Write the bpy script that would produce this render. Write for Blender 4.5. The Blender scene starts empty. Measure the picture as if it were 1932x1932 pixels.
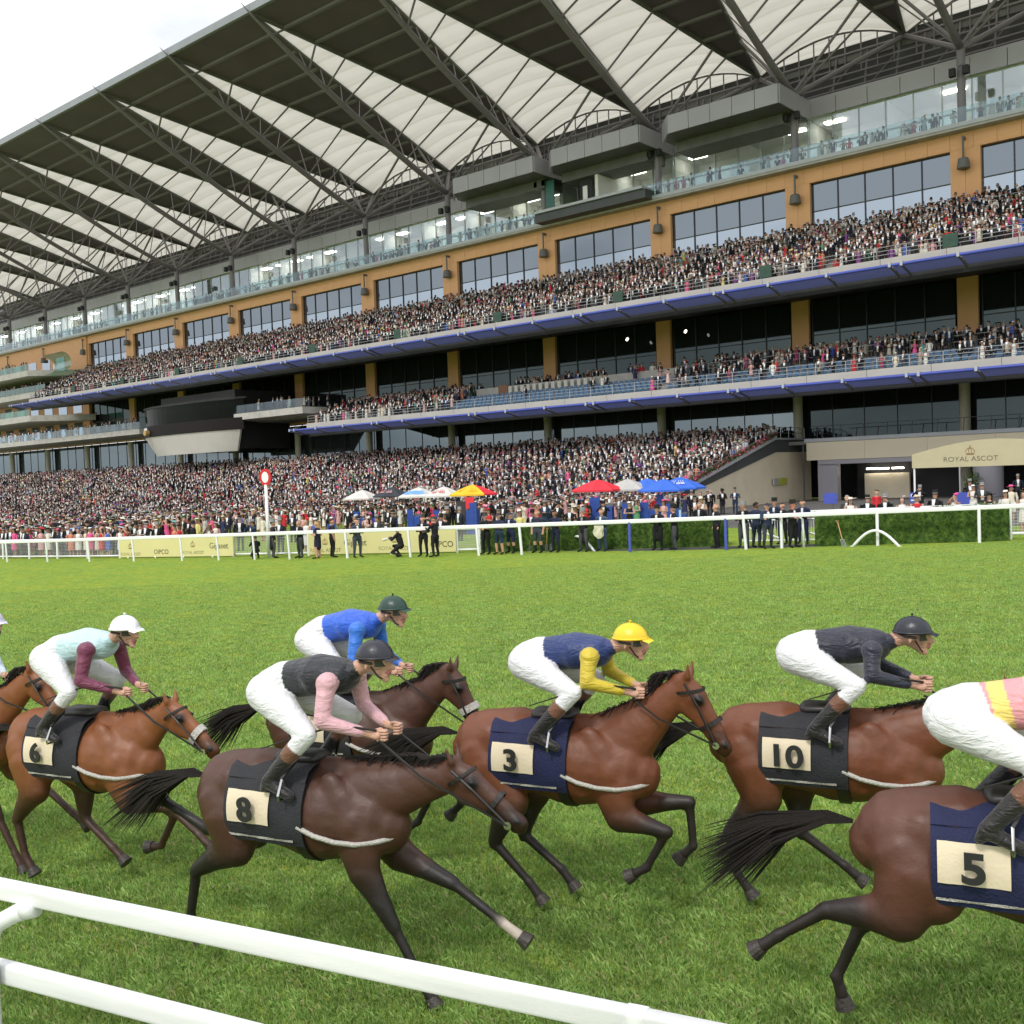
import bpy, bmesh, math, random
import numpy as np
from mathutils import Vector, Matrix
random.seed(7)
RNG = np.random.default_rng(11)
sc = bpy.context.scene
C = sc.collection
# ------------------------------------------------------------------ camera
FPX, CPX, CAMH = 1932.0, 966.0, 3.3
def _frame():
    n = np.array([FPX*.035, FPX, .035*CPX+CPX-933.8]); dn = n/np.linalg.norm(n)
    d = np.array([(-1320-CPX)/FPX, (980-CPX)/FPX, 1.0]); d = d-dn*(d@dn); d /= np.linalg.norm(d)
    X = -d; Z = -dn; Y = np.cross(Z, X)
    return np.array([X, Y, Z])
RW = _frame()                                   # rows: world axes seen from the camera; columns: right, down, forward in the world
cd = bpy.data.cameras.new('camera'); cam = bpy.data.objects.new('camera', cd); C.objects.link(cam)
cd.sensor_width = 36; cd.lens = 36.0; cd.clip_start = 0.05; cd.clip_end = 2000
M = Matrix.Identity(4)
for i in range(3):
    M[i][0] = RW[i, 0]; M[i][1] = -RW[i, 1]; M[i][2] = -RW[i, 2]
M[2][3] = CAMH
cam.matrix_world = M
sc.camera = cam
# ------------------------------------------------------------------ sky, sun, exposure
SUN_EL, SUN_AZ = math.radians(52), math.radians(278)      # azimuth from +X, counter-clockwise
w = bpy.data.worlds.new('World'); sc.world = w; w.use_nodes = True
nt = w.node_tree; nt.nodes.clear()
out = nt.nodes.new('ShaderNodeOutputWorld'); bg = nt.nodes.new('ShaderNodeBackground')
sky = nt.nodes.new('ShaderNodeTexSky'); sky.sky_type = 'NISHITA'; sky.sun_disc = False
sky.sun_elevation = SUN_EL; sky.sun_rotation = math.radians(90)-SUN_AZ
sky.air_density = 1.0; sky.dust_density = 3.0
tc = nt.nodes.new('ShaderNodeTexCoord'); mp = nt.nodes.new('ShaderNodeMapping'); mp.inputs['Scale'].default_value = (1.0, 1.0, 2.2)
nz = nt.nodes.new('ShaderNodeTexNoise'); nz.inputs['Scale'].default_value = 3.2; nz.inputs['Detail'].default_value = 7; nz.inputs['Roughness'].default_value = .55
rp = nt.nodes.new('ShaderNodeValToRGB'); rp.color_ramp.elements[0].position = .25; rp.color_ramp.elements[1].position = .50
rp.color_ramp.elements[0].color = (.80,.80,.80,1); rp.color_ramp.elements[1].color = (1,1,1,1)
mx = nt.nodes.new('ShaderNodeMix'); mx.data_type = 'RGBA'
nz2 = nt.nodes.new('ShaderNodeTexNoise'); nz2.inputs['Scale'].default_value = 5.0; nz2.inputs['Detail'].default_value = 8
cr = nt.nodes.new('ShaderNodeValToRGB'); cr.color_ramp.elements[0].position = .30; cr.color_ramp.elements[1].position = .56
cr.color_ramp.elements[0].color = (6.4, 6.8, 7.4, 1); cr.color_ramp.elements[1].color = (10.6, 10.7, 10.9, 1)
L = nt.links.new
L(tc.outputs['Generated'], mp.inputs['Vector']); L(mp.outputs[0], nz.inputs['Vector']); L(mp.outputs[0], nz2.inputs['Vector'])
L(nz.outputs[0], rp.inputs[0]); L(rp.outputs[0], mx.inputs[0]); L(nz2.outputs[0], cr.inputs[0])
L(sky.outputs[0], mx.inputs[6]); L(cr.outputs[0], mx.inputs[7])
L(mx.outputs[2], bg.inputs[0]); bg.inputs[1].default_value = .10
L(bg.outputs[0], out.inputs[0])
sd = bpy.data.lights.new('sun', 'SUN'); so = bpy.data.objects.new('sun', sd); C.objects.link(so)
sd.energy = 1.5; sd.angle = math.radians(10); sd.color = (1, .965, .91)
sv = Vector((math.cos(SUN_EL)*math.cos(SUN_AZ), math.cos(SUN_EL)*math.sin(SUN_AZ), math.sin(SUN_EL)))
so.rotation_euler = (-sv).to_track_quat('-Z', 'Y').to_euler(); so.location = (0, 0, 60)
sc.view_settings.view_transform = 'Standard'; sc.view_settings.look = 'None'
sc.view_settings.exposure = 0.45; sc.view_settings.gamma = 1
sc.cycles.max_bounces = 8; sc.cycles.transparent_max_bounces = 12
sc.cycles.glossy_bounces = 3; sc.cycles.transmission_bounces = 4; sc.cycles.diffuse_bounces = 3
# ------------------------------------------------------------------ helpers
def ray(u, v): return RW @ np.array([(u-CPX)/FPX, (v-CPX)/FPX, 1.0])
def GZ(x, y):                                   # height of the turf, a plane that climbs gently to the right and away
    return -.012+.012*min(max(x, -170), 40)+.010*min(max(y, -5), 66)
def ground_at(u, v):
    r = ray(u, v); z = 0.0
    for _ in range(12):
        t = (z-CAMH)/r[2]; x, y = r[0]*t, r[1]*t; z = GZ(x, y)
    return Vector((x, y, z))
def at_depth(u, v, zc):
    r = ray(u, v); return Vector((r[0]*zc, r[1]*zc, CAMH+r[2]*zc))
def cdepth(x, y, z=1.0): return float(np.array([x, y, z-CAMH]) @ RW[:, 2])
def cproj(x, y, z):
    q = RW.T @ np.array([x, y, z-CAMH]); return q[0]/q[2]*FPX+CPX, q[1]/q[2]*FPX+CPX, q[2]

def pmat(name, col, rough=.6, var=.12, scale=3.0, bump=0.0, bscale=40.0, metal=0.0, spec=.5, col2=None, stretch=None, sheen=0, coat=0):
    m = bpy.data.materials.new(name); m.use_nodes = True; n = m.node_tree.nodes; l = m.node_tree.links.new
    b = n['Principled BSDF']; b.inputs['Roughness'].default_value = rough; b.inputs['Metallic'].default_value = metal
    b.inputs['Specular IOR Level'].default_value = spec
    if sheen: b.inputs['Sheen Weight'].default_value = sheen
    if coat: b.inputs['Coat Weight'].default_value = coat
    t = n.new('ShaderNodeTexCoord'); mpn = n.new('ShaderNodeMapping')
    if stretch: mpn.inputs['Scale'].default_value = stretch
    l(t.outputs['Object'], mpn.inputs['Vector'])
    z = n.new('ShaderNodeTexNoise'); z.inputs['Scale'].default_value = scale; z.inputs['Detail'].default_value = 6
    l(mpn.outputs[0], z.inputs['Vector'])
    r = n.new('ShaderNodeValToRGB'); l(z.outputs[0], r.inputs[0])
    c2 = col2 or tuple(min(1, c*(1+var)) for c in col[:3])
    c1 = tuple(c*(1-var) for c in col[:3]) if not col2 else col[:3]
    r.color_ramp.elements[0].position = .3; r.color_ramp.elements[1].position = .7
    r.color_ramp.elements[0].color = (*c1, 1); r.color_ramp.elements[1].color = (*c2, 1)
    l(r.outputs[0], b.inputs['Base Color'])
    if bump:
        z2 = n.new('ShaderNodeTexNoise'); z2.inputs['Scale'].default_value = bscale; z2.inputs['Detail'].default_value = 4
        l(mpn.outputs[0], z2.inputs['Vector'])
        bp = n.new('ShaderNodeBump'); bp.inputs['Strength'].default_value = bump; bp.inputs['Distance'].default_value = .02
        l(z2.outputs[0], bp.inputs['Height']); l(bp.outputs[0], b.inputs['Normal'])
    return m
def glassmat(name, tint, alpha, rough=.03, refl=.5, gcol=(.82, .88, .95)):
    """window glass: part of the light passes, part mirrors the sky"""
    m = bpy.data.materials.new(name); m.use_nodes = True; n = m.node_tree.nodes; l = m.node_tree.links.new; n.clear()
    o = n.new('ShaderNodeOutputMaterial'); tr = n.new('ShaderNodeBsdfTransparent'); tr.inputs[0].default_value = (*tint, 1)
    gl = n.new('ShaderNodeBsdfGlossy'); gl.inputs['Roughness'].default_value = rough; gl.inputs[0].default_value = (*gcol, 1)
    df = n.new('ShaderNodeBsdfDiffuse'); df.inputs[0].default_value = (*[c*.25 for c in tint], 1)
    lw = n.new('ShaderNodeLayerWeight'); lw.inputs[0].default_value = .5; fr = n.new('ShaderNodeMath'); fr.operation = 'POWER'; fr.inputs[1].default_value = 5.0; l(lw.outputs['Facing'], fr.inputs[0])
    ad = n.new('ShaderNodeMath'); ad.operation = 'MULTIPLY_ADD'; ad.inputs[1].default_value = 1.0; ad.inputs[2].default_value = refl; ad.use_clamp = True
    z = n.new('ShaderNodeTexNoise'); z.inputs['Scale'].default_value = .35
    tcn = n.new('ShaderNodeTexCoord'); l(tcn.outputs['Object'], z.inputs['Vector'])
    bp = n.new('ShaderNodeBump'); bp.inputs['Strength'].default_value = .15; bp.inputs['Distance'].default_value = .05
    l(z.outputs[0], bp.inputs['Height']); l(bp.outputs[0], gl.inputs['Normal'])
    m1 = n.new('ShaderNodeMixShader'); m1.inputs[0].default_value = alpha; l(tr.outputs[0], m1.inputs[1]); l(df.outputs[0], m1.inputs[2])
    m2 = n.new('ShaderNodeMixShader'); l(fr.outputs[0], ad.inputs[0]); l(ad.outputs[0], m2.inputs[0]); l(m1.outputs[0], m2.inputs[1]); l(gl.outputs[0], m2.inputs[2])
    l(m2.outputs[0], o.inputs[0]); return m
def emitmat(name, col, s):
    m = bpy.data.materials.new(name); m.use_nodes = True; b = m.node_tree.nodes['Principled BSDF']
    b.inputs['Base Color'].default_value = (*col, 1); b.inputs['Emission Color'].default_value = (*col, 1); b.inputs['Emission Strength'].default_value = s
    return m

WM = {}                                          # world matrices of the parents
def tag(o, label=None, cat=None, group=None, kind=None):
    if label: o['label'] = label
    if cat: o['category'] = cat
    if group: o['group'] = group
    if kind: o['kind'] = kind
    return o
def link(o, parent=None, M=None):
    C.objects.link(o)
    M = M or Matrix.Identity(4)
    WM[o] = M.copy()
    if parent is not None:
        o.parent = parent; o.matrix_parent_inverse = Matrix.Identity(4)
        o.matrix_basis = WM[parent].inverted() @ M
    else: o.matrix_basis = M
    return o
def empty(name, loc=(0, 0, 0), rz=0, label=None, cat=None, group=None, parent=None):
    o = bpy.data.objects.new(name, None); o.empty_display_size = .3
    link(o, parent, Matrix.Translation(loc) @ Matrix.Rotation(rz, 4, 'Z')); return tag(o, label, cat, group)
class MB:
    def __init__(s): s.v = []; s.f = []
    def add(s, vs, fs):
        k = len(s.v); s.v += [tuple(v) for v in vs]; s.f += [tuple(i+k for i in f) for f in fs]; return s
    def box(s, x0, x1, y0, y1, z0, z1):
        return s.add([(x0,y0,z0),(x1,y0,z0),(x1,y1,z0),(x0,y1,z0),(x0,y0,z1),(x1,y0,z1),(x1,y1,z1),(x0,y1,z1)],
                     [(0,3,2,1),(4,5,6,7),(0,1,5,4),(1,2,6,5),(2,3,7,6),(3,0,4,7)])
    def tube(s, p0, p1, r0, r1=None, n=8, caps=True):
        p0, p1 = Vector(p0), Vector(p1); r1 = r0 if r1 is None else r1
        d = (p1-p0).normalized(); a = Vector((0,0,1)) if abs(d.z) < .9 else Vector((1,0,0))
        u = d.cross(a).normalized(); w_ = d.cross(u)
        vs = []
        for p, r in ((p0, r0), (p1, r1)):
            for i in range(n):
                t = 2*math.pi*i/n; vs.append(p+u*(r*math.cos(t))+w_*(r*math.sin(t)))
        fs = [(i, (i+1) % n, n+(i+1) % n, n+i) for i in range(n)]
        if caps: fs += [tuple(range(n))[::-1], tuple(range(n, 2*n))]
        return s.add(vs, fs)
    def path(s, pts, r, n=8, closed=False):
        pts = [Vector(p) for p in pts]; m = len(pts); vs = []; fs = []
        rr = r if isinstance(r, (list, tuple)) else [r]*m
        pu = None
        for i, p in enumerate(pts):
            a = pts[max(i-1, 0)]; b = pts[min(i+1, m-1)]; d = (b-a).normalized()
            if pu is None:
                q = Vector((0,0,1)) if abs(d.z) < .9 else Vector((1,0,0)); u = d.cross(q).normalized()
            else: u = (pu-d*pu.dot(d)).normalized()
            pu = u; w_ = d.cross(u)
            for k in range(n):
                t = 2*math.pi*k/n; vs.append(p+u*(rr[i]*math.cos(t))+w_*(rr[i]*math.sin(t)))
        for i in range(m-1):
            for k in range(n): fs.append((i*n+k, i*n+(k+1) % n, (i+1)*n+(k+1) % n, (i+1)*n+k))
        fs += [tuple(range(n))[::-1], tuple(range((m-1)*n, m*n))]
        return s.add(vs, fs)
    def prism(s, poly, axis, a0, a1):
        """polygon (2D) pushed along an axis: 'x' poly=(y,z), 'y' poly=(x,z), 'z' poly=(x,y)"""
        n = len(poly); P = {'x': lambda p, a: (a, p[0], p[1]), 'y': lambda p, a: (p[0], a, p[1]), 'z': lambda p, a: (p[0], p[1], a)}[axis]
        vs = [P(p, a0) for p in poly]+[P(p, a1) for p in poly]
        fs = [(i, (i+1) % n, n+(i+1) % n, n+i) for i in range(n)]+[tuple(range(n))[::-1], tuple(range(n, 2*n))]
        return s.add(vs, fs)
    def grid(s, fn, nu, nv):
        vs = [fn(i/nu, j/nv) for i in range(nu+1) for j in range(nv+1)]
        fs = [(i*(nv+1)+j, (i+1)*(nv+1)+j, (i+1)*(nv+1)+j+1, i*(nv+1)+j+1) for i in range(nu) for j in range(nv)]
        return s.add(vs, fs)
    def mesh(s, name, mat, smooth=False, fix=True):
        me = bpy.data.meshes.new(name); me.from_pydata(s.v, [], s.f); me.materials.append(mat)
        if fix:
            bm = bmesh.new(); bm.from_mesh(me); bmesh.ops.recalc_face_normals(bm, faces=bm.faces); bm.to_mesh(me); bm.free()
        if smooth: me.polygons.foreach_set('use_smooth', [True]*len(me.polygons))
        me.update(); return me
    def build(s, name, mat, parent=None, smooth=False, bevel=0, local=False):
        o = bpy.data.objects.new(name, s.mesh(name, mat, smooth))
        if local: link(o, parent, WM[parent] if parent else None)   # verts are in the parent's own space
        else: link(o, parent)
        if bevel:
            b = o.modifiers.new('edge', 'BEVEL'); b.width = bevel; b.segments = 2; b.limit_method = 'ANGLE'
        return o
def box(name, x0, x1, y0, y1, z0, z1, mat, parent=None, bevel=0):
    return MB().box(x0, x1, y0, y1, z0, z1).build(name, mat, parent, bevel=bevel)
_unit = {}
def rod(name, p0, p1, r, mat, parent=None, n=8):
    k = (mat.name, n)
    if k not in _unit: _unit[k] = MB().tube((0,0,0), (0,0,1), 1, n=n).mesh('rod', mat, True, False)
    p0, p1 = Vector(p0), Vector(p1); d = p1-p0
    Mx = Matrix.Translation(p0) @ d.to_track_quat('Z', 'Y').to_matrix().to_4x4() @ Matrix.Diagonal((r, r, d.length, 1))
    return link(bpy.data.objects.new(name, _unit[k]), parent, Mx)
_ub = {}
def ubox(name, x0, x1, y0, y1, z0, z1, mat, parent=None):
    if mat.name not in _ub: _ub[mat.name] = MB().box(0,1,0,1,0,1).mesh('block', mat)
    Mx = Matrix.Translation((x0, y0, z0)) @ Matrix.Diagonal((x1-x0, y1-y0, z1-z0, 1))
    return link(bpy.data.objects.new(name, _ub[mat.name]), parent, Mx)
def copy_tree(o, parent=None, M=None):
    c = o.copy(); C.objects.link(c); WM[c] = WM[o]
    if parent: c.parent = parent
    if M is not None: c.matrix_basis = M; WM[c] = M
    for ch in list(o.children): copy_tree(ch, c)
    return c
def text(body, mat, M, size, parent, name='lettering', ext=.004, sx=1.0, align='CENTER', bold=0.0):
    cu = bpy.data.curves.new(name, 'FONT'); cu.body = body; cu.size = size; cu.extrude = ext; cu.align_x = align; cu.offset = bold
    cu.materials.append(mat); t_ = bpy.data.objects.new(name, cu); C.objects.link(t_); dg = bpy.context.evaluated_depsgraph_get()
    me = bpy.data.meshes.new_from_object(t_.evaluated_get(dg), depsgraph=dg); bpy.data.objects.remove(t_); me.name = name
    o = bpy.data.objects.new(name, me); link(o, parent, M @ Matrix.Diagonal((sx, 1, 1, 1))); return o
# ------------------------------------------------------------------ materials
STEEL = pmat('grey_steel', (.185, .165, .185), .45, .08, .8)
STEELD = pmat('dark_steel', (.12, .118, .115), .5, .15, .8)
ROOFD = pmat('dark_roof_sheet', (.110, .085, .112), .6, .12, .25)
EDGEM = pmat('roof_edge_metal', (.22, .235, .26), .4, .06, .6)
FASC = pmat('silver_fascia', (.42, .44, .47), .35, .06, .6)
CLAD = pmat('grey_cladding', (.36, .345, .38), .38, .05, .4)
CONC = pmat('pale_concrete', (.43, .41, .385), .85, .14, 1.2, .3, 12)
CONCD = pmat('terrace_concrete', (.23, .225, .215), .9, .2, 1.5, .3, 10)
BEIGE = pmat('beige_render', (.78, .69, .52), .8, .05, .7, .2, 60)
BEIGEC = pmat('stone_column', (.50, .47, .37), .7, .08, .8)
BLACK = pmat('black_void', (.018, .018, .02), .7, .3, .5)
CHAR = pmat('charcoal_coping', (.07, .075, .08), .6, .1, .8)
BLUE = pmat('blue_paint', (.065, .095, .43), .35, .1, 1.0, coat=.3)
CREAMW = pmat('white_partition', (.82, .82, .80), .8, .03, .5)
DOORW = pmat('tan_door_panel', (.50, .40, .26), .6, .1, 1.0)
RAILW = pmat('white_plastic', (.82, .83, .84), .32, .025, 2.5, .05, 30, coat=.15)
RAILN = pmat('weathered_white_rail', (.80, .81, .82), .34, .07, 3.0, .12, 60, stretch=(.6, .6, 5), coat=.1)
STAIN = pmat('steel_rail', (.45, .46, .47), .3, .05, 2, metal=.6)
SEAT = pmat('blue_seat_plastic', (.055, .13, .24), .45, .1, 2)
SEATW = pmat('white_seat_plastic', (.62, .60, .56), .5, .1, 2)
GREENB = pmat('dark_green_mesh', (.03, .07, .05), .7, .2, 3)
WOODB = pmat('brown_wood_panel', (.22, .09, .035), .5, .2, 2, stretch=(1, 1, 8))
FRAMEB = pmat('black_window_frame', (.02, .022, .025), .4, .1, 1)
GLASSW = glassmat('tinted_window_glass', (.16, .20, .27), .45, .02, .38, (.74, .86, .98))
GLASSC = glassmat('clear_glass', (.88, .93, .93), .03, .02, .16)
GLASSB = glassmat('balustrade_glass', (.80, .90, .90), .06, .03, .06)
GLASST = glassmat('upper_window_glass', (.13, .15, .18), .6, .02, .24, (.66, .76, .86))
GLASSD = glassmat('shaded_window_glass', (.10, .12, .12), .5, .03, .08, (.5, .62, .62))
GLASSL = glassmat('terrace_window_glass', (.16, .20, .20), .5, .03, .22, (.58, .70, .74))
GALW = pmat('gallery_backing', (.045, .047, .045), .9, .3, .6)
GLASSG = glassmat('green_glass', (.45, .72, .55), .25, .03, .08)
LAMP = emitmat('strip_light', (1, .93, .78), 11.0)
LAMPS = emitmat('small_downlight', (1, .9, .75), 3.0)
GLASSP = glassmat('dark_pod_glass', (.06, .07, .06), .7, .04, .0, (.4, .4, .4))
# timber cladding: boards as a fine relief
TIMB = bpy.data.materials.new('orange_cladding'); TIMB.use_nodes = True
_n = TIMB.node_tree.nodes; _l = TIMB.node_tree.links.new; _b = _n['Principled BSDF']; _b.inputs['Roughness'].default_value = .6
_t = _n.new('ShaderNodeTexCoord'); _m = _n.new('ShaderNodeMapping'); _m.inputs['Scale'].default_value = (.35, .35, 2.0)
_z = _n.new('ShaderNodeTexNoise'); _z.inputs['Scale'].default_value = 2.0; _z.inputs['Detail'].default_value = 5
_r = _n.new('ShaderNodeValToRGB'); _r.color_ramp.elements[0].color = (.64, .325, .145, 1); _r.color_ramp.elements[1].color = (.77, .42, .20, 1)
_w = _n.new('ShaderNodeTexWave'); _w.wave_type = 'BANDS'; _w.bands_direction = 'Z'; _w.inputs['Scale'].default_value = .85; _w.wave_profile = 'SAW'
_bp = _n.new('ShaderNodeBump'); _bp.inputs['Strength'].default_value = .5; _bp.inputs['Distance'].default_value = .03
_l(_t.outputs['Object'], _m.inputs[0]); _l(_m.outputs[0], _z.inputs[0]); _l(_z.outputs[0], _r.inputs[0]); _l(_r.outputs[0], _b.inputs['Base Color'])
_l(_t.outputs['Object'], _w.inputs[0]); _l(_w.outputs['Fac'], _bp.inputs['Height']); _l(_bp.outputs[0], _b.inputs['Normal'])
# translucent roof fabric
FAB = bpy.data.materials.new('white_roof_fabric'); FAB.use_nodes = True
_n = FAB.node_tree.nodes; _l = FAB.node_tree.links.new; _n.clear(); _o = _n.new('ShaderNodeOutputMaterial')
_d = _n.new('ShaderNodeBsdfDiffuse'); _tr = _n.new('ShaderNodeBsdfTranslucent'); _mx = _n.new('ShaderNodeMixShader'); _mx.inputs[0].default_value = .62
_t = _n.new('ShaderNodeTexCoord'); _w = _n.new('ShaderNodeTexWave'); _w.bands_direction = 'Y'; _w.inputs['Scale'].default_value = .12; _w.inputs['Distortion'].default_value = .2; _w.inputs['Detail'].default_value = 1
_z = _n.new('ShaderNodeTexNoise'); _z.inputs['Scale'].default_value = .3
_r = _n.new('ShaderNodeValToRGB'); _r.color_ramp.elements[0].color = (.52, .50, .435, 1); _r.color_ramp.elements[1].color = (.60, .58, .51, 1)
_bp = _n.new('ShaderNodeBump'); _bp.inputs['Strength'].default_value = .6; _bp.inputs['Distance'].default_value = .35
_l(_t.outputs['Object'], _w.inputs[0]); _l(_t.outputs['Object'], _z.inputs[0]); _l(_z.outputs[0], _r.inputs[0])
_sr = _n.new('ShaderNodeValToRGB'); _sr.color_ramp.elements[0].position = .90; _sr.color_ramp.elements[1].position = .985; _sr.color_ramp.elements[0].color = (1, 1, 1, 1); _sr.color_ramp.elements[1].color = (.88, .88, .85, 1); _l(_w.outputs['Fac'], _sr.inputs[0])
_sm = _n.new('ShaderNodeMix'); _sm.data_type = 'RGBA'; _sm.blend_type = 'MULTIPLY'; _sm.inputs[0].default_value = 1; _l(_r.outputs[0], _sm.inputs[6]); _l(_sr.outputs[0], _sm.inputs[7])
_l(_sm.outputs[2], _d.inputs[0]); _l(_sm.outputs[2], _tr.inputs[0]); _l(_w.outputs['Fac'], _bp.inputs['Height']); _l(_bp.outputs[0], _d.inputs['Normal']); _l(_bp.outputs[0], _tr.inputs['Normal'])
_l(_d.outputs[0], _mx.inputs[1]); _l(_tr.outputs[0], _mx.inputs[2]); _l(_mx.outputs[0], _o.inputs[0])
# blue awning glass
AWN = bpy.data.materials.new('blue_awning_panel'); AWN.use_nodes = True
_n = AWN.node_tree.nodes; _l = AWN.node_tree.links.new; _n.clear(); _o = _n.new('ShaderNodeOutputMaterial')
_d = _n.new('ShaderNodeBsdfDiffuse'); _d.inputs[0].default_value = (.25, .27, .46, 1); _tr = _n.new('ShaderNodeBsdfTranslucent'); _tr.inputs[0].default_value = (.35, .38, .60, 1)
_mx = _n.new('ShaderNodeMixShader'); _mx.inputs[0].default_value = .6; _l(_d.outputs[0], _mx.inputs[1]); _l(_tr.outputs[0], _mx.inputs[2]); _l(_mx.outputs[0], _o.inputs[0])

# ------------------------------------------------------------------ ground
def turf_material():
    m = bpy.data.materials.new('turf'); m.use_nodes = True; n = m.node_tree.nodes; l = m.node_tree.links.new
    b = n['Principled BSDF']; b.inputs['Roughness'].default_value = .95; b.inputs['Specular IOR Level'].default_value = .03
    t = n.new('ShaderNodeTexCoord')
    def noise(s, d=6, st=None):
        z = n.new('ShaderNodeTexNoise'); z.inputs['Scale'].default_value = s; z.inputs['Detail'].default_value = d; z.inputs['Roughness'].default_value = .65
        if st:
            mm = n.new('ShaderNodeMapping'); mm.inputs['Scale'].default_value = st; mm.inputs['Rotation'].default_value = (0, 0, math.radians(-18)); l(t.outputs['Object'], mm.inputs[0]); l(mm.outputs[0], z.inputs[0])
        else: l(t.outputs['Object'], z.inputs[0])
        return z
    a = noise(.35, 5); c = noise(4, 8); e = noise(22, 6); g = noise(1.3, 6, (.5, 1.6, 1))
    r1 = n.new('ShaderNodeValToRGB'); r1.color_ramp.elements[0].position = .3; r1.color_ramp.elements[1].position = .7
    r1.color_ramp.elements[0].color = (.155, .255, .040, 1); r1.color_ramp.elements[1].color = (.285, .41, .085, 1); l(c.outputs[0], r1.inputs[0])
    r2 = n.new('ShaderNodeValToRGB'); r2.color_ramp.elements[0].position = .44; r2.color_ramp.elements[1].position = .64
    r2.color_ramp.elements[0].color = (1, 1, 1, 1); r2.color_ramp.elements[1].color = (1.32, 1.05, .85, 1); l(g.outputs[0], r2.inputs[0])
    r3 = n.new('ShaderNodeValToRGB'); r3.color_ramp.elements[0].position = .34; r3.color_ramp.elements[1].position = .60
    r3.color_ramp.elements[0].color = (.50, .56, .45, 1); r3.color_ramp.elements[1].color = (1.22, 1.2, 1.2, 1); l(e.outputs[0], r3.inputs[0])
    def mul(p, q):
        k = n.new('ShaderNodeMix'); k.data_type = 'RGBA'; k.blend_type = 'MULTIPLY'; k.inputs[0].default_value = 1; l(p, k.inputs[6]); l(q, k.inputs[7]); return k.outputs[2]
    l(mul(mul(r1.outputs[0], r2.outputs[0]), r3.outputs[0]), b.inputs['Base Color'])
    ad = n.new('ShaderNodeMath'); ad.operation = 'MULTIPLY_ADD'; ad.inputs[1].default_value = .5; l(c.outputs[0], ad.inputs[0]); l(e.outputs[0], ad.inputs[2])
    bp = n.new('ShaderNodeBump'); bp.inputs['Strength'].default_value = 1; bp.inputs['Distance'].default_value = .05; l(ad.outputs[0], bp.inputs['Height']); l(bp.outputs[0], b.inputs['Normal'])
    return m
TURF = turf_material()
gb = MB(); xs = [-900, -400, -170]+list(range(-160, 41, 8))+[40, 300, 900]; xs = sorted(set(xs)); ys = [-400, -100, -20, -5]+list(range(0, 66, 6))+[66, 120, 900]
gb.add([(x, y, GZ(x, y)) for x in xs for y in ys], [(i*len(ys)+j, (i+1)*len(ys)+j, (i+1)*len(ys)+j+1, i*len(ys)+j+1) for i in range(len(xs)-1) for j in range(len(ys)-1)])
ground = gb.build('ground', TURF, smooth=True); tag(ground, kind='structure')

pv = MB(); pxs = list(range(-50, 21, 5)); pys = [49.5, 54, 60, 66, 75, 84, 93]
pv.add([(x, y, GZ(x, y)+.006) for x in pxs for y in pys], [(i*7+j, (i+1)*7+j, (i+1)*7+j+1, i*7+j+1) for i in range(len(pxs)-1) for j in range(6)])
pav = pv.build('pavement', pmat('grey_tarmac', (.115, .11, .105), .9, .15, 2, .3, 30), smooth=True); tag(pav, kind='structure')
# ------------------------------------------------------------------ grandstand
YF = 93.0
KS = list(range(-3, 14))
def XK(k): return -26.9-15.1*k
GS = empty('grandstand', (-100, 93, 0), 0, 'huge grandstand with orange clad upper storeys, packed tiers and dark folded roof', 'grandstand')
XL, XR = -250.0, 25.0
P = lambda mb, name, mat, par=GS, **k: mb.build(name, mat, par, **k)
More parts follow.
